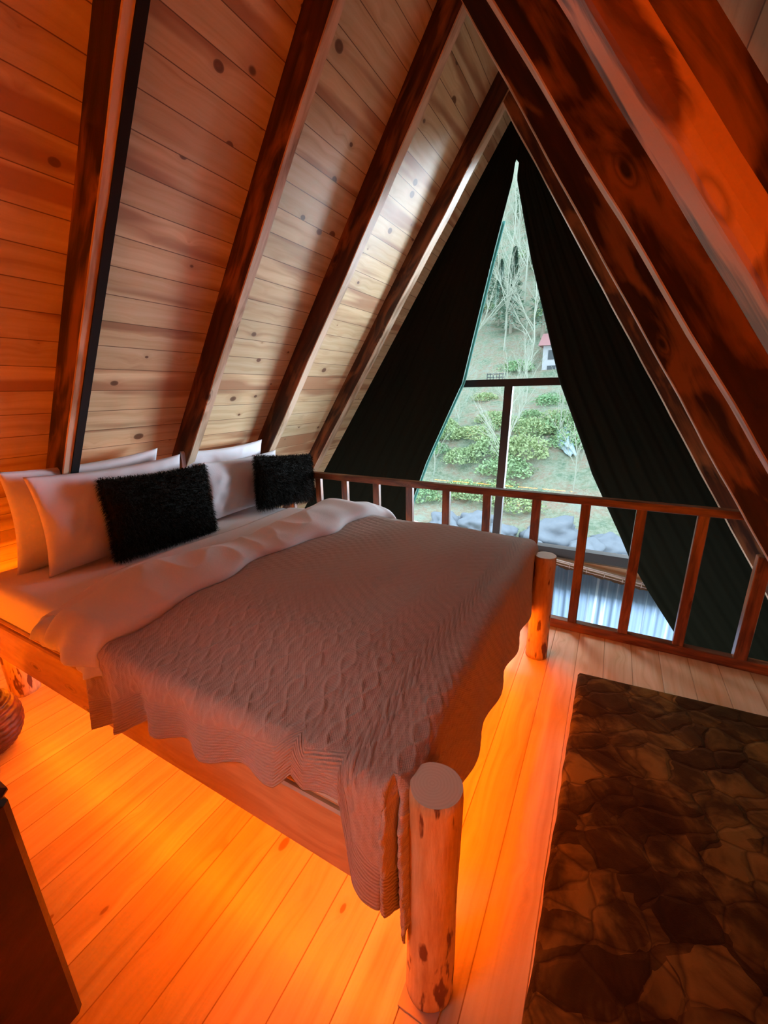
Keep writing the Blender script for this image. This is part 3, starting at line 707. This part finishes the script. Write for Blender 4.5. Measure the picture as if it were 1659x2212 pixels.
pillow('pillow', 'white pillow at the back right of the bed, highest corner near the rafter', (-2.43, 1.985, 0.682), D90, 0.50, 0.70, 0.13, -0.20, M_PILLOW, 3, roll=0.0)
pillow('pillow', 'white pillow just behind the smaller dark cushion on the right', (-2.28, 2.07, 0.686), D90-0.02, 0.40, 0.68, 0.14, 0.0, M_PILLOW, 4, roll=0.0)
def fur(o, count, length, seed, mat, W):
    me = o.data; r = random.Random(seed); polys = list(me.polygons)
    areas = np.array([p.area for p in polys]); cum = np.cumsum(areas)/areas.sum()
    v = [tuple(x_.co) for x_ in me.vertices]; f = [tuple(p.vertices) for p in polys]
    for k in range(count):
        p = polys[min(int(np.searchsorted(cum, r.random())), len(polys)-1)]
        a = me.vertices[p.vertices[0]].co; b_ = me.vertices[p.vertices[1]].co; c = me.vertices[p.vertices[2]].co
        s1, s2 = r.random(), r.random()
        if s1+s2 > 1: s1, s2 = 1-s1, 1-s2
        q = a+(b_-a)*s1+(c-a)*s2; n = p.normal.copy()
        if n.y*q.y < 0: n = -n
        d = (n+Vector((r.uniform(-.7, .7), r.uniform(-.7, .7), r.uniform(-.9, .5)))).normalized()
        l = length*r.uniform(0.5, 1.2); t = d.cross(Vector((r.uniform(-1, 1), r.uniform(-1, 1), r.uniform(-1, 1)))).normalized()*0.0011
        m1 = q+d*l*0.55; m2 = q+d*l+Vector((0, 0, -l*0.35)); i0 = len(v)
        v += [tuple(q-t), tuple(q+t), tuple(m1+t*.8), tuple(m1-t*.8), tuple(m2)]
        f += [(i0, i0+1, i0+2, i0+3), (i0+3, i0+2, i0+4)]
    me2 = bpy.data.meshes.new(o.name); me2.from_pydata(v, [], f); me2.materials.append(mat); me2.update()
    me2.polygons.foreach_set('use_smooth', [True]*len(me2.polygons)); o.data = me2
k1 = pillow('cushion', 'large dark furry square cushion leaning on the left pillows', (-2.12, 1.35, 0.69), D90+0.0, 0.42, 0.62, 0.15, 0.08, M_FUR, 5, cat='cushion', wr=0.004, roll=-0.03)
fur(k1, 20000, 0.030, 3, M_FUR, 0.6)
k2 = pillow('cushion', 'smaller dark furry cushion at the right, next to the railing', (-2.10, 2.33, 0.695), D90+0.03, 0.37, 0.63, 0.15, 0.08, M_FUR, 6, cat='cushion', wr=0.004, roll=-0.12)
fur(k2, 20000, 0.032, 4, M_FUR, 0.6)

# ------------------------------------------------------------ rug
mr, rnt, rb = newmat('patchwork_rug', 0.95, 0.05)
x, y, z = objxyz(rnt)
rn = N(rnt, 'ShaderNodeTexNoise', i_Scale=4.0, i_Detail=3.0); rtc = rnt.nodes.new('ShaderNodeTexCoord'); lk(rnt, rtc.outputs['Object'], rn.inputs['Vector'])
wx = mth(rnt, 'ADD', x, mth(rnt, 'MULTIPLY', rn.outputs['Fac'], 0.22)); wyy = mth(rnt, 'ADD', y, mth(rnt, 'MULTIPLY', rn.outputs['Color'] if False else rn.outputs['Fac'], -0.06))
ca, sa = math.cos(0.55), math.sin(0.55)
ra = mth(rnt, 'ADD', mth(rnt, 'MULTIPLY', wx, ca*7.2), mth(rnt, 'MULTIPLY', wyy, sa*7.2))
rbb = mth(rnt, 'SUBTRACT', mth(rnt, 'MULTIPLY', wyy, ca*9.5), mth(rnt, 'MULTIPLY', wx, sa*9.5))
rv = N(rnt, 'ShaderNodeTexVoronoi', feature='F1', distance='CHEBYCHEV', i_Randomness=0.8); rv.inputs['Scale'].default_value = 1; lk(rnt, comb(rnt, ra, rbb, 0.0), rv.inputs['Vector'])
rv2 = N(rnt, 'ShaderNodeTexVoronoi', feature='DISTANCE_TO_EDGE', i_Randomness=0.8); rv2.inputs['Scale'].default_value = 1; lk(rnt, comb(rnt, ra, rbb, 0.0), rv2.inputs['Vector'])
sc = N(rnt, 'ShaderNodeSeparateColor'); lk(rnt, rv.outputs['Color'], sc.inputs[0])
rn2 = N(rnt, 'ShaderNodeTexNoise', i_Scale=5.5, i_Detail=4.0, i_Roughness=0.6, i_Distortion=0.6); lk(rnt, rtc.outputs['Object'], rn2.inputs['Vector'])
rm = mth(rnt, 'ADD', mth(rnt, 'MULTIPLY', sc.outputs[0], 0.26), mth(rnt, 'MULTIPLY', rn2.outputs['Fac'], 1.0))
rc = ramp(rnt, rm, [(0.38, (0.013, 0.006, 0.003)), (0.60, (0.034, 0.018, 0.006)), (0.82, (0.15, 0.09, 0.022))])
rc = mix(rnt, ramp(rnt, rv2.outputs['Distance'], [(0.0, (0.6, 0.6, 0.6)), (0.05, (0, 0, 0))]), rc, (0.016, 0.007, 0.004))
lk(rnt, rc, rb.inputs['Base Color']); rb.inputs['Sheen Weight'].default_value = 0.25; rb.inputs['Sheen Tint'].default_value = (0.5, 0.3, 0.1, 1)
rn3 = N(rnt, 'ShaderNodeTexNoise', i_Scale=240.0, i_Detail=2.0); lk(rnt, rtc.outputs['Object'], rn3.inputs['Vector'])
bump(rnt, rb, mth(rnt, 'ADD', mth(rnt, 'MULTIPLY', rn3.outputs['Fac'], 0.3), mth(rnt, 'ADD', ramp(rnt, rv2.outputs['Distance'], [(0, (0, 0, 0)), (0.12, (1, 1, 1))]), rm)), 0.5, 0.007)
nu, nv = 120, 220; v = []; f = []
RX0, RX1, RY0, RY1 = 0.0, 0.98, 0.25, 2.17
for i in range(nu+1):
    for j in range(nv+1):
        a, b2 = i/nu, j/nv
        e = min(a*(RX1-RX0), (1-a)*(RX1-RX0), b2*(RY1-RY0), (1-b2)*(RY1-RY0))
        x_ = RX0+(RX1-RX0)*a; y_ = RY0+(RY1-RY0)*b2+0.07*(x_-RX0)
        if a in (0, 1): x_ += 0.006*mnoise.noise(Vector((y_*9, 0, 1)))-0.028*(y_-2.17)*0
        if j == nv and i < 4: y_ -= (4-i)*0.004
        x_ -= 0.012*(2.17-y_)
        z_ = 0.0015+0.020*min(1, e/0.018)**0.5+0.004*mnoise.noise(Vector((x_*6, y_*6, 0)))*min(1, e/0.05)
        v.append((x_, y_, max(z_, 0.001)))
rug = obj('rug', v, grid_faces(nu+1, nv+1), mr, smooth=True)
tag(rug, 'dark brown patchwork hide rug on the floor right of the bed', 'rug')

# ------------------------------------------------------------ dark curtains on the gable
ZC = [3.124, 3.023, 2.486, 1.567, 0.996, 0.828, 0.332, 0.138, -0.124, -0.561, -1.076, -1.9]
XLc = [-0.857, -0.868, -1.002, -1.212, -1.476, -1.551, -1.734, -1.792, -1.859, -1.971, -2.083, -2.184]
XRc = [-0.834, -0.842, -0.703, -0.413, -0.162, -0.094, 0.168, 0.264, 0.433, 0.739, 0.963, 1.098]
def curtain(name, side, label, folds, seed):
    nz, ns = 150, 130; v = []; 
    for i in range(nz+1):
        z_ = ZR-0.02-(ZR-0.02+1.9)*i/nz
        xin = np.interp(-z_, [-q for q in ZC], XLc if side < 0 else XRc)
        xo = (xl(z_)+0.012) if side < 0 else (xr(z_)-0.012)
        if side < 0: xin = max(xin, xo+0.01)
        else: xin = min(xin, xo-0.01)
        if z_ > 3.124: xin = XR+(-0.857-XR)*min(1, (ZR-0.02-z_)/(ZR-3.144))+(0.012 if side < 0 else -0.008)
        for j in range(ns+1):
            s = j/ns; x_ = xin+(xo-xin)*s
            amp = 0.004*min(1, (ZR-0.02-z_)/1.0)*(1-0.6*s)
            y_ = 3.70+amp*math.sin(2*PI*folds*s**0.8+seed)+0.0012*math.sin(2*PI*folds*2.3*s+z_*2)
            v.append((x_, y_+(0.012 if side > 0 else 0), z_))
    o = obj(name, v, grid_faces(nz+1, ns+1), M_CURT, smooth=True)
    md = o.modifiers.new('thickness', 'SOLIDIFY'); md.thickness = 0.004
    tag(o, label, 'curtain')
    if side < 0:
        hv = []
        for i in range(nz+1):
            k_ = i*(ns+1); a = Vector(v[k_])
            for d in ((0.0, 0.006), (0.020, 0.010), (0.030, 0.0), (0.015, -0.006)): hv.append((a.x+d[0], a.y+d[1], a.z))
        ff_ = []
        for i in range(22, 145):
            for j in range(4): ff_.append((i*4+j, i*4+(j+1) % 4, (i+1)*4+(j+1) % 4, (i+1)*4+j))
        h_ = obj('hem', hv, ff_, M_HEM, o, smooth=True); h_['label'] = 'edge of the curtain, daylight on it painted in as lighter teal'
    return o
curtain('curtain', -1, 'dark green curtain covering the left half of the triangular window', 9, 0.4)
curtain('curtain', 1, 'dark green curtain covering the right half of the triangular window', 8, 2.0)

# rod, rings and the sheers below
rod = thing('curtain_rod', 'thin metal curtain rod with rings below the triangular window', 'curtain rod', (-0.45, 3.77, -0.01))
b = MB(); rz = lambda x_: 0.005-0.125*(x_+0.29)
b.tube([(-2.1, 3.77, rz(-2.1)), (-0.8, 3.77, rz(-0.8)), (1.06, 3.77, rz(1.06))], 0.012, 10); child(b.build('rod', M_ROD, smooth=True), rod)
b = MB(); b.tube([(-2.1, 3.765, rz(-2.1)-0.028), (-0.8, 3.765, rz(-0.8)-0.028), (1.06, 3.765, rz(1.06)-0.028)], 0.005, 8); child(b.build('rod', M_ROD, smooth=True), rod)
for i in range(22):
    x_ = -2.0+i*0.14; b = MB()
    ring_ = [(x_+0.002*math.sin(a), 3.767+0.013*math.cos(a), rz(x_)-0.014+0.026*math.sin(a)) for a in np.linspace(0, 2*PI, 15)]
    b.tube(ring_, 0.003, 6, cap=False); child(b.build('ring', M_ROD, smooth=True), rod)
msh, snt, sb = newmat('sheer_fabric', 0.9, 0.05)
uvn2 = snt.nodes.new('ShaderNodeUVMap'); s2 = snt.nodes.new('ShaderNodeSeparateXYZ'); lk(snt, uvn2.outputs[0], s2.inputs[0])
wv = N(snt, 'ShaderNodeTexNoise', i_Scale=1.0, i_Detail=2.0); lk(snt, comb(snt, mth(snt, 'MULTIPLY', s2.outputs[0], 26), mth(snt, 'MULTIPLY', s2.outputs[1], 0.6), 0.0), wv.inputs['Vector'])
scol = ramp(snt, wv.outputs['Fac'], [(0.35, (0.13, 0.18, 0.25)), (0.58, (0.17, 0.23, 0.31)), (0.66, (0.36, 0.43, 0.50))])
lk(snt, scol, sb.inputs['Base Color'])
tr = snt.nodes.new('ShaderNodeBsdfTranslucent'); lk(snt, scol, tr.inputs[0])
mx = snt.nodes.new('ShaderNodeMixShader'); mx.inputs[0].default_value = 0.65
lk(snt, sb.outputs[0], mx.inputs[1]); lk(snt, tr.outputs[0], mx.inputs[2]); lk(snt, mx.outputs[0], snt.nodes['Material Output'].inputs[0])
v = []; uvs = []; nz, ns = 40, 360
for i in range(nz+1):
    for j in range(ns+1):
        s = j/ns; x_ = -2.0+3.03*s; zt = rz(x_)-0.048-0.012*abs(math.sin(x_*PI/0.14))
        z_ = zt+(-1.95-zt)*i/nz; a = 0.3+0.7*min(1, i/12)
        y_ = 3.785+0.010*a*math.sin(x_*60+1.5*math.sin(x_*9))+0.006*math.sin(x_*131)
        v.append((x_, y_-0.02, z_)); uvs.append((x_, z_))
sh = obj('sheer_curtain', v, grid_faces(nz+1, ns+1), msh, smooth=True, uv=uvs)
tag(sh, 'white sheer curtain glowing with daylight below the rod', 'curtain')

# ------------------------------------------------------------ things at the left edge
cab = thing('cabinet', 'dark brown wooden cabinet at the lower left edge of the picture', 'cabinet', (-1.2, 0.0, 0))
cxr, cyf, ctz = -1.005, 0.195, 0.74
b = MB(); b.box((-1.45, -0.25, 0.0), (cxr, cyf, ctz-0.03), bev=0.012); child(b.build('body', M_CAB), cab)
b = MB(); b.box((-1.47, -0.27, ctz-0.03), (cxr+0.004, cyf+0.004, ctz), bev=0.012); child(b.build('top', M_CAB), cab)
mp, pnt, pb = newmat('woven_pouf', 0.5, 0.4)
x, y, z = objxyz(pnt)
pn = N(pnt, 'ShaderNodeTexNoise', i_Scale=30.0, i_Detail=3.0); ptc = pnt.nodes.new('ShaderNodeTexCoord'); lk(pnt, ptc.outputs['Object'], pn.inputs['Vector'])
lk(pnt, ramp(pnt, pn.outputs['Fac'], [(0.4, (0.035, 0.006, 0.004)), (0.7, (0.10, 0.02, 0.01))]), pb.inputs['Base Color'])
def pouf(c, r, h):
    b = MB(); v = []; f = []; n, k = 64, 120
    for i in range(k+1):
        t = i/k*PI; rr3 = math.sin(t)**0.8*r; zz = -math.cos(t)*h/2
        rr3 *= 1+0.018*math.sin(i/k*2*PI*17); 
        for j in range(n):
            a = 2*PI*j/n; v.append((c[0]+rr3*math.cos(a), c[1]+rr3*math.sin(a), h/2+zz+0.003*math.sin(a*40)*math.sin(t)))
    for i in range(k):
        for j in range(n): f.append((i*n+j, i*n+(j+1) % n, (i+1)*n+(j+1) % n, (i+1)*n+j))
    return obj('pouf', v, f, mp, smooth=True)
pf = pouf((-2.25, 0.42), 0.15, 0.30)
tag(pf, 'round dark red ribbed pouf at the left edge, in front of the bed', 'pouf')

# ------------------------------------------------------------ outdoors
def gz(x_, y_):
    base = np.interp(y_, [3.5, 6, 12, 14.5, 18, 25, 28, 31, 45, 75, 110], [-3.0, -3.3, -3.2, -2.6, -0.9, 1.3, 2.0, 2.3, 10, 34, 70])
    nf = mnoise.noise(Vector((x_*0.18, y_*0.18, 0)))*0.8+mnoise.noise(Vector((x_*0.7, y_*0.7, 3)))*0.22
    return float(base)+nf*min(1, max(0, (y_-10)/8))*(0.35 if 26 < y_ < 32 else 1)
mg, gnt2, gb2 = newmat('hillside', 0.95, 0.05)
gtc = gnt2.nodes.new('ShaderNodeTexCoord')
g1 = N(gnt2, 'ShaderNodeTexNoise', i_Scale=0.9, i_Detail=7.0, i_Roughness=0.65); g2 = N(gnt2, 'ShaderNodeTexNoise', i_Scale=6.0, i_Detail=5.0, i_Roughness=0.7)
lk(gnt2, gtc.outputs['Object'], g1.inputs['Vector']); lk(gnt2, gtc.outputs['Object'], g2.inputs['Vector'])
gc = ramp(gnt2, g1.outputs['Fac'], [(0.35, (0.20, 0.32, 0.21)), (0.47, (0.38, 0.42, 0.29)), (0.56, (0.50, 0.37, 0.27)), (0.66, (0.44, 0.50, 0.42))])
gc = mix(gnt2, ramp(gnt2, g2.outputs['Fac'], [(0.42, (0, 0, 0)), (0.6, (0.8, 0.8, 0.8))]), gc, (0.50, 0.55, 0.42))
lk(gnt2, gc, gb2.inputs['Base Color']); bump(gnt2, gb2, g2.outputs['Fac'], 1.0, 0.3)
xs_ = np.linspace(-75, 55, 180); ys_ = np.concatenate([np.linspace(4.2, 35, 150), np.linspace(35.5, 110, 100)])
v = [(a, b2, gz(a, b2)) for a in xs_ for b2 in ys_]
ter = obj('ground_hillside', v, grid_faces(len(xs_), len(ys_)), mg, smooth=True); struct(ter)

def leaf_cloud(nl, shape, lsize, seed, mat, name):
    r = random.Random(seed); v = []; f = []
    for k in range(nl):
        while True:
            p = Vector((r.uniform(-1, 1), r.uniform(-1, 1), r.uniform(-1, 1)))
            if p.length < 1: break
        p = p.normalized()*(0.55+0.45*r.random()); p = shape(p, r)
        a = Vector((r.uniform(-1, 1), r.uniform(-1, 1), r.uniform(-1, 1))).normalized(); b_ = a.cross(Vector((r.uniform(-1, 1), r.uniform(-1, 1), 0.3))).normalized()
        s = lsize*r.uniform(.6, 1.3); i0 = len(v)
        v += [tuple(p-a*s), tuple(p+b_*s*.5), tuple(p+a*s), tuple(p-b_*s*.5)]; f.append((i0, i0+1, i0+2, i0+3))
    me = bpy.data.meshes.new(name); me.from_pydata(v, [], f); me.materials.append(mat); return me
def leafmat(name, a, b_):
    m, nt, bb = newmat(name, 0.8, 0.1); oi = nt.nodes.new('ShaderNodeObjectInfo'); t = nt.nodes.new('ShaderNodeTexCoord')
    n = N(nt, 'ShaderNodeTexNoise', i_Scale=3.0); lk(nt, t.outputs['Object'], n.inputs['Vector'])
    lk(nt, mix(nt, mth(nt, 'MULTIPLY_ADD', oi.outputs['Random'], 0.6, mth(nt, 'MULTIPLY', n.outputs['Fac'], 0.4)), a, b_), bb.inputs['Base Color']); return m
ML1 = leafmat('bush_leaves', (0.20, 0.40, 0.22), (0.46, 0.52, 0.26)); ML2 = leafmat('conifer_needles', (0.24, 0.40, 0.32), (0.34, 0.48, 0.36))
ML3 = leafmat('pale_twigs', (0.40, 0.42, 0.34), (0.52, 0.54, 0.44)); MBK = plain('bark', (0.42, 0.38, 0.30), 0.9)
bush_me = [leaf_cloud(1500, lambda p, r: Vector((p.x*(1+.3*math.sin(5*p.y)), p.y, abs(p.z)*.8)), 0.07, 40+i, ML1, 'bush') for i in range(3)]
for i in range(75):
    t = i/75; y_ = random.choice([random.uniform(14.5, 25), random.uniform(31.5, 52)]); x_ = y_*random.uniform(-0.44, 0.14)
    o = bpy.data.objects.new('bush', bush_me[i % 3]); COL.objects.link(o); s = random.uniform(0.5, 1.25)*(1 if y_ < 26 else 1.9)
    o.location = (x_, y_, gz(x_, y_)-0.1*s); o.scale = (s, s, s*random.uniform(.6, 1)); o.rotation_euler = (0, 0, random.uniform(0, 6))
    tag(o, 'low green bush on the slope below the road outside' if y_ < 26 else 'green bush on the upper hillside above the road outside', 'bush', 'bushes below the road' if y_ < 26 else 'bushes above the road')
def conifer_parts(seed):
    r = random.Random(seed); v = []; f = []
    for k in range(2600):
        h_ = r.random()**0.8; rad = (1-h_)*1.25*(0.4+0.6*r.random())*(0.8+0.2*math.sin(h_*60)); a = r.uniform(0, 2*PI)
        p = Vector((rad*math.cos(a), rad*math.sin(a), 0.8+h_*5.2-rad*0.25)); d = Vector((math.cos(a), math.sin(a), -0.35)).normalized(); s = r.uniform(.12, .26); q = d.cross(Vector((0, 0, 1)))*0.35
        i0 = len(v); v += [tuple(p-d*s*.3), tuple(p+q*s), tuple(p+d*s), tuple(p-q*s)]; f.append((i0, i0+1, i0+2, i0+3))
    me = bpy.data.meshes.new('needles'); me.from_pydata(v, [], f); me.materials.append(ML2)
    b = MB(); b.tube([(0, 0, -0.3), (0, 0, 3), (0, 0, 5.9)], [0.13, 0.08, 0.02], 8); me2 = bpy.data.meshes.new('trunk'); me2.from_pydata(b.v, [], b.f); me2.materials.append(MBK)
    return me, me2
con = [conifer_parts(5), conifer_parts(6)]
def plant_tree(name, parts_, x_, y_, s, label, cat, group):
    t = thing(name, label, cat, (x_, y_, gz(x_, y_)-0.05), group); t.scale = (s, s, s*random.uniform(0.9, 1.15)); t.rotation_euler = (0, 0, random.uniform(0, 6))
    for nm, me in parts_:
        o = bpy.data.objects.new(nm, me); COL.objects.link(o); o.parent = t
spots = []
def free_spot(fn, gap):
    for _ in range(60):
        x_, y_ = fn()
        if all(math.hypot(x_-a, y_-b3) > gap+g3 for a, b3, g3 in spots): break
    spots.append((x_, y_, gap)); return x_, y_
def f_con():
    y_ = random.uniform(36, 70); return y_*random.uniform(-0.40, 0.06), y_
def f_low():
    y_ = random.uniform(15, 24); return y_*random.uniform(-0.44, 0.10), y_
def f_high():
    y_ = random.uniform(32, 62); return y_*random.uniform(-0.44, 0.10), y_
for i in range(30):
    x_, y_ = free_spot(f_con, 1.2)
    plant_tree('conifer_tree', [('needles', con[i % 2][0]), ('trunk', con[i % 2][1])], x_, y_, random.uniform(0.75, 1.25), 'green conifer on the hillside beyond the window', 'tree', 'conifers on the hillside')
def bare_tree(seed):
    r = random.Random(seed); b = MB(); tw = MB()
    def grow(p, d, l, rad, lvl):
        q = p+d*l; m_ = (p+q)/2+Vector((r.uniform(-1, 1), r.uniform(-1, 1), 0))*l*0.05
        (b if lvl < 2 else tw).tube([p, m_, q], [rad, rad*0.85, rad*0.7], 5, cap=False)
        if lvl >= 4: return
        for k in range(3 if lvl else 5):
            st = p+(q-p)*r.uniform(0.35, 1.0); nd = (d+Vector((r.uniform(-1, 1), r.uniform(-1, 1), r.uniform(-.2, .6)))*0.75).normalized()
            grow(st, nd, l*r.uniform(.45, .62), rad*0.5, lvl+1)
        grow(q, (d+Vector((r.uniform(-.2, .2), r.uniform(-.2, .2), 0.1))).normalized(), l*0.7, rad*0.65, lvl+1)
    grow(Vector((0, 0, -0.2)), Vector((0, 0, 1)), 2.4, 0.045, 0)
    me = bpy.data.meshes.new('trunk'); me.from_pydata(b.v, [], b.f); me.materials.append(ML3)
    me2 = bpy.data.meshes.new('twigs'); me2.from_pydata(tw.v, [], tw.f); me2.materials.append(ML3); return me, me2
bt = [bare_tree(21), bare_tree(22), bare_tree(23)]
for i in range(60):
    low = i < 12
    x_, y_ = free_spot(f_low, 0.9) if low else free_spot(f_high, 1.2)
    plant_tree('bare_tree', [('trunk', bt[i % 3][0]), ('twigs', bt[i % 3][1])], x_, y_, random.uniform(.55, .8) if low else random.uniform(1.1, 1.9), 'small leafless pale shrub tree on the lower slope outside' if low else 'tall leafless pale tree on the hillside above the road', 'tree', 'leafless saplings on the lower slope' if low else 'leafless trees above the road')
# boulders by the stream
mrk = plain('boulder', (0.20, 0.23, 0.27), 0.8, nscale=3.0, var=0.35)
def rock_me(seed):
    import bmesh
    bm = bmesh.new(); bmesh.ops.create_icosphere(bm, subdivisions=4, radius=1)
    for v_ in bm.verts:
        n_ = v_.co.normalized(); d = 1+0.42*mnoise.noise(n_*1.5+Vector((seed*5, 0, 0)))+0.18*mnoise.noise(n_*3.1+Vector((seed, 2, 0)))
        v_.co = Vector((n_.x*d*1.15, n_.y*d, n_.z*d*0.68))
    me = bpy.data.meshes.new('boulder'); bm.to_mesh(me); bm.free(); me.materials.append(mrk)
    me.polygons.foreach_set('use_smooth', [True]*len(me.polygons)); return me
rk = [rock_me(i) for i in range(4)]
placed = []
big = [(-1.15, 12.9, 0.95), (-0.25, 12.2, 0.75), (0.35, 12.7, 0.7), (-1.55, 11.9, 0.62), (-2.6, 12.6, 0.6), (-0.75, 11.6, 0.45), (0.15, 11.5, 0.5), (-3.6, 12.9, 0.75), (0.75, 12.2, 0.4), (-4.6, 12.7, 0.7)]
for i in range(46):
    if i < len(big): x_, y_, s = big[i]
    else: x_, y_, s = random.uniform(-6, 2.5), random.uniform(8.5, 13.6), random.uniform(0.2, 0.42)
    o = bpy.data.objects.new('boulder', rk[i % 4]); COL.objects.link(o); s *= 0.75; o.scale = (s, s, s); o.rotation_euler = (random.uniform(-.3, .3), random.uniform(-.3, .3), random.uniform(0, 6))
    o.location = (x_, y_, gz(x_, y_)+s*0.32)
    tag(o, 'grey boulder in the pile outside, seen below the window frame', 'rock', 'boulders outside the window')
# small house with red roof on the slope
MWH = plain('house_wall', (0.55, 0.55, 0.58), 0.8); MRD = plain('red_roof', (0.42, 0.20, 0.20), 0.7); MDW = plain('dark_window', (0.08, 0.09, 0.10), 0.3)
hx0, hy0 = -4.75, 32.0; hz = 2.1
hs = thing('house', 'small grey house with a red roof on the hillside beside the right curtain', 'house', (hx0+1.8, hy0+1.5, hz))
b = MB(); b.box((hx0, hy0, hz), (hx0+3.6, hy0+3, hz+2.3)); child(b.build('walls', MWH), hs)
b = MB(); b.add([(hx0-.3, hy0-.4, hz+2.25), (hx0+3.9, hy0-.4, hz+2.25), (hx0+3.9, hy0+3.4, hz+2.25), (hx0-.3, hy0+3.4, hz+2.25), (hx0-.3, hy0+1.5, hz+3.2), (hx0+3.9, hy0+1.5, hz+3.2)], [(0, 1, 5, 4), (2, 3, 4, 5), (0, 4, 3), (1, 2, 5), (0, 3, 2, 1)]); child(b.build('roof', MRD), hs)
for (a, z_) in ((0.35, 1.35), (1.3, 1.35), (2.4, 1.35), (0.35, 0.35), (1.3, 0.35)):
    b = MB(); b.box((hx0+a, hy0-0.04, hz+z_), (hx0+a+0.55, hy0+0.02, hz+z_+0.6)); child(b.build('window', MDW), hs)
# roadside railing on the bank
fb = MB(); 
for i in range(7): fb.tube([(-7.6+i*0.2, 28.4, gz(-7.6+i*0.2, 28.4)-0.1), (-7.6+i*0.2, 28.4, 2.55)], 0.03, 5)
fb.tube([(-7.6, 28.4, 2.5), (-6.4, 28.4, 2.5)], 0.03, 5); fb.tube([(-7.6, 28.4, 2.3), (-6.4, 28.4, 2.3)], 0.03, 5)
tag(fb.build('roadside_fence', MDW), 'short dark roadside fence just above the window crossbar', 'fence')
# pale slab lying on the lower slope
o = bpy.data.objects.new('slab', rk[2]); COL.objects.link(o)
mslab = plain('pale_slab', (0.45, 0.58, 0.68), 0.6)
o.data = rk[2].copy(); o.data.materials.clear(); o.data.materials.append(mslab)
o.location = (-1.75, 19.5, gz(-1.75, 19.5)+0.15); o.scale = (0.28, 1.9, 0.35); o.rotation_euler = (0.35, 0, 0.25)
tag(o, 'long pale blue rock slab lying on the lower slope', 'rock')
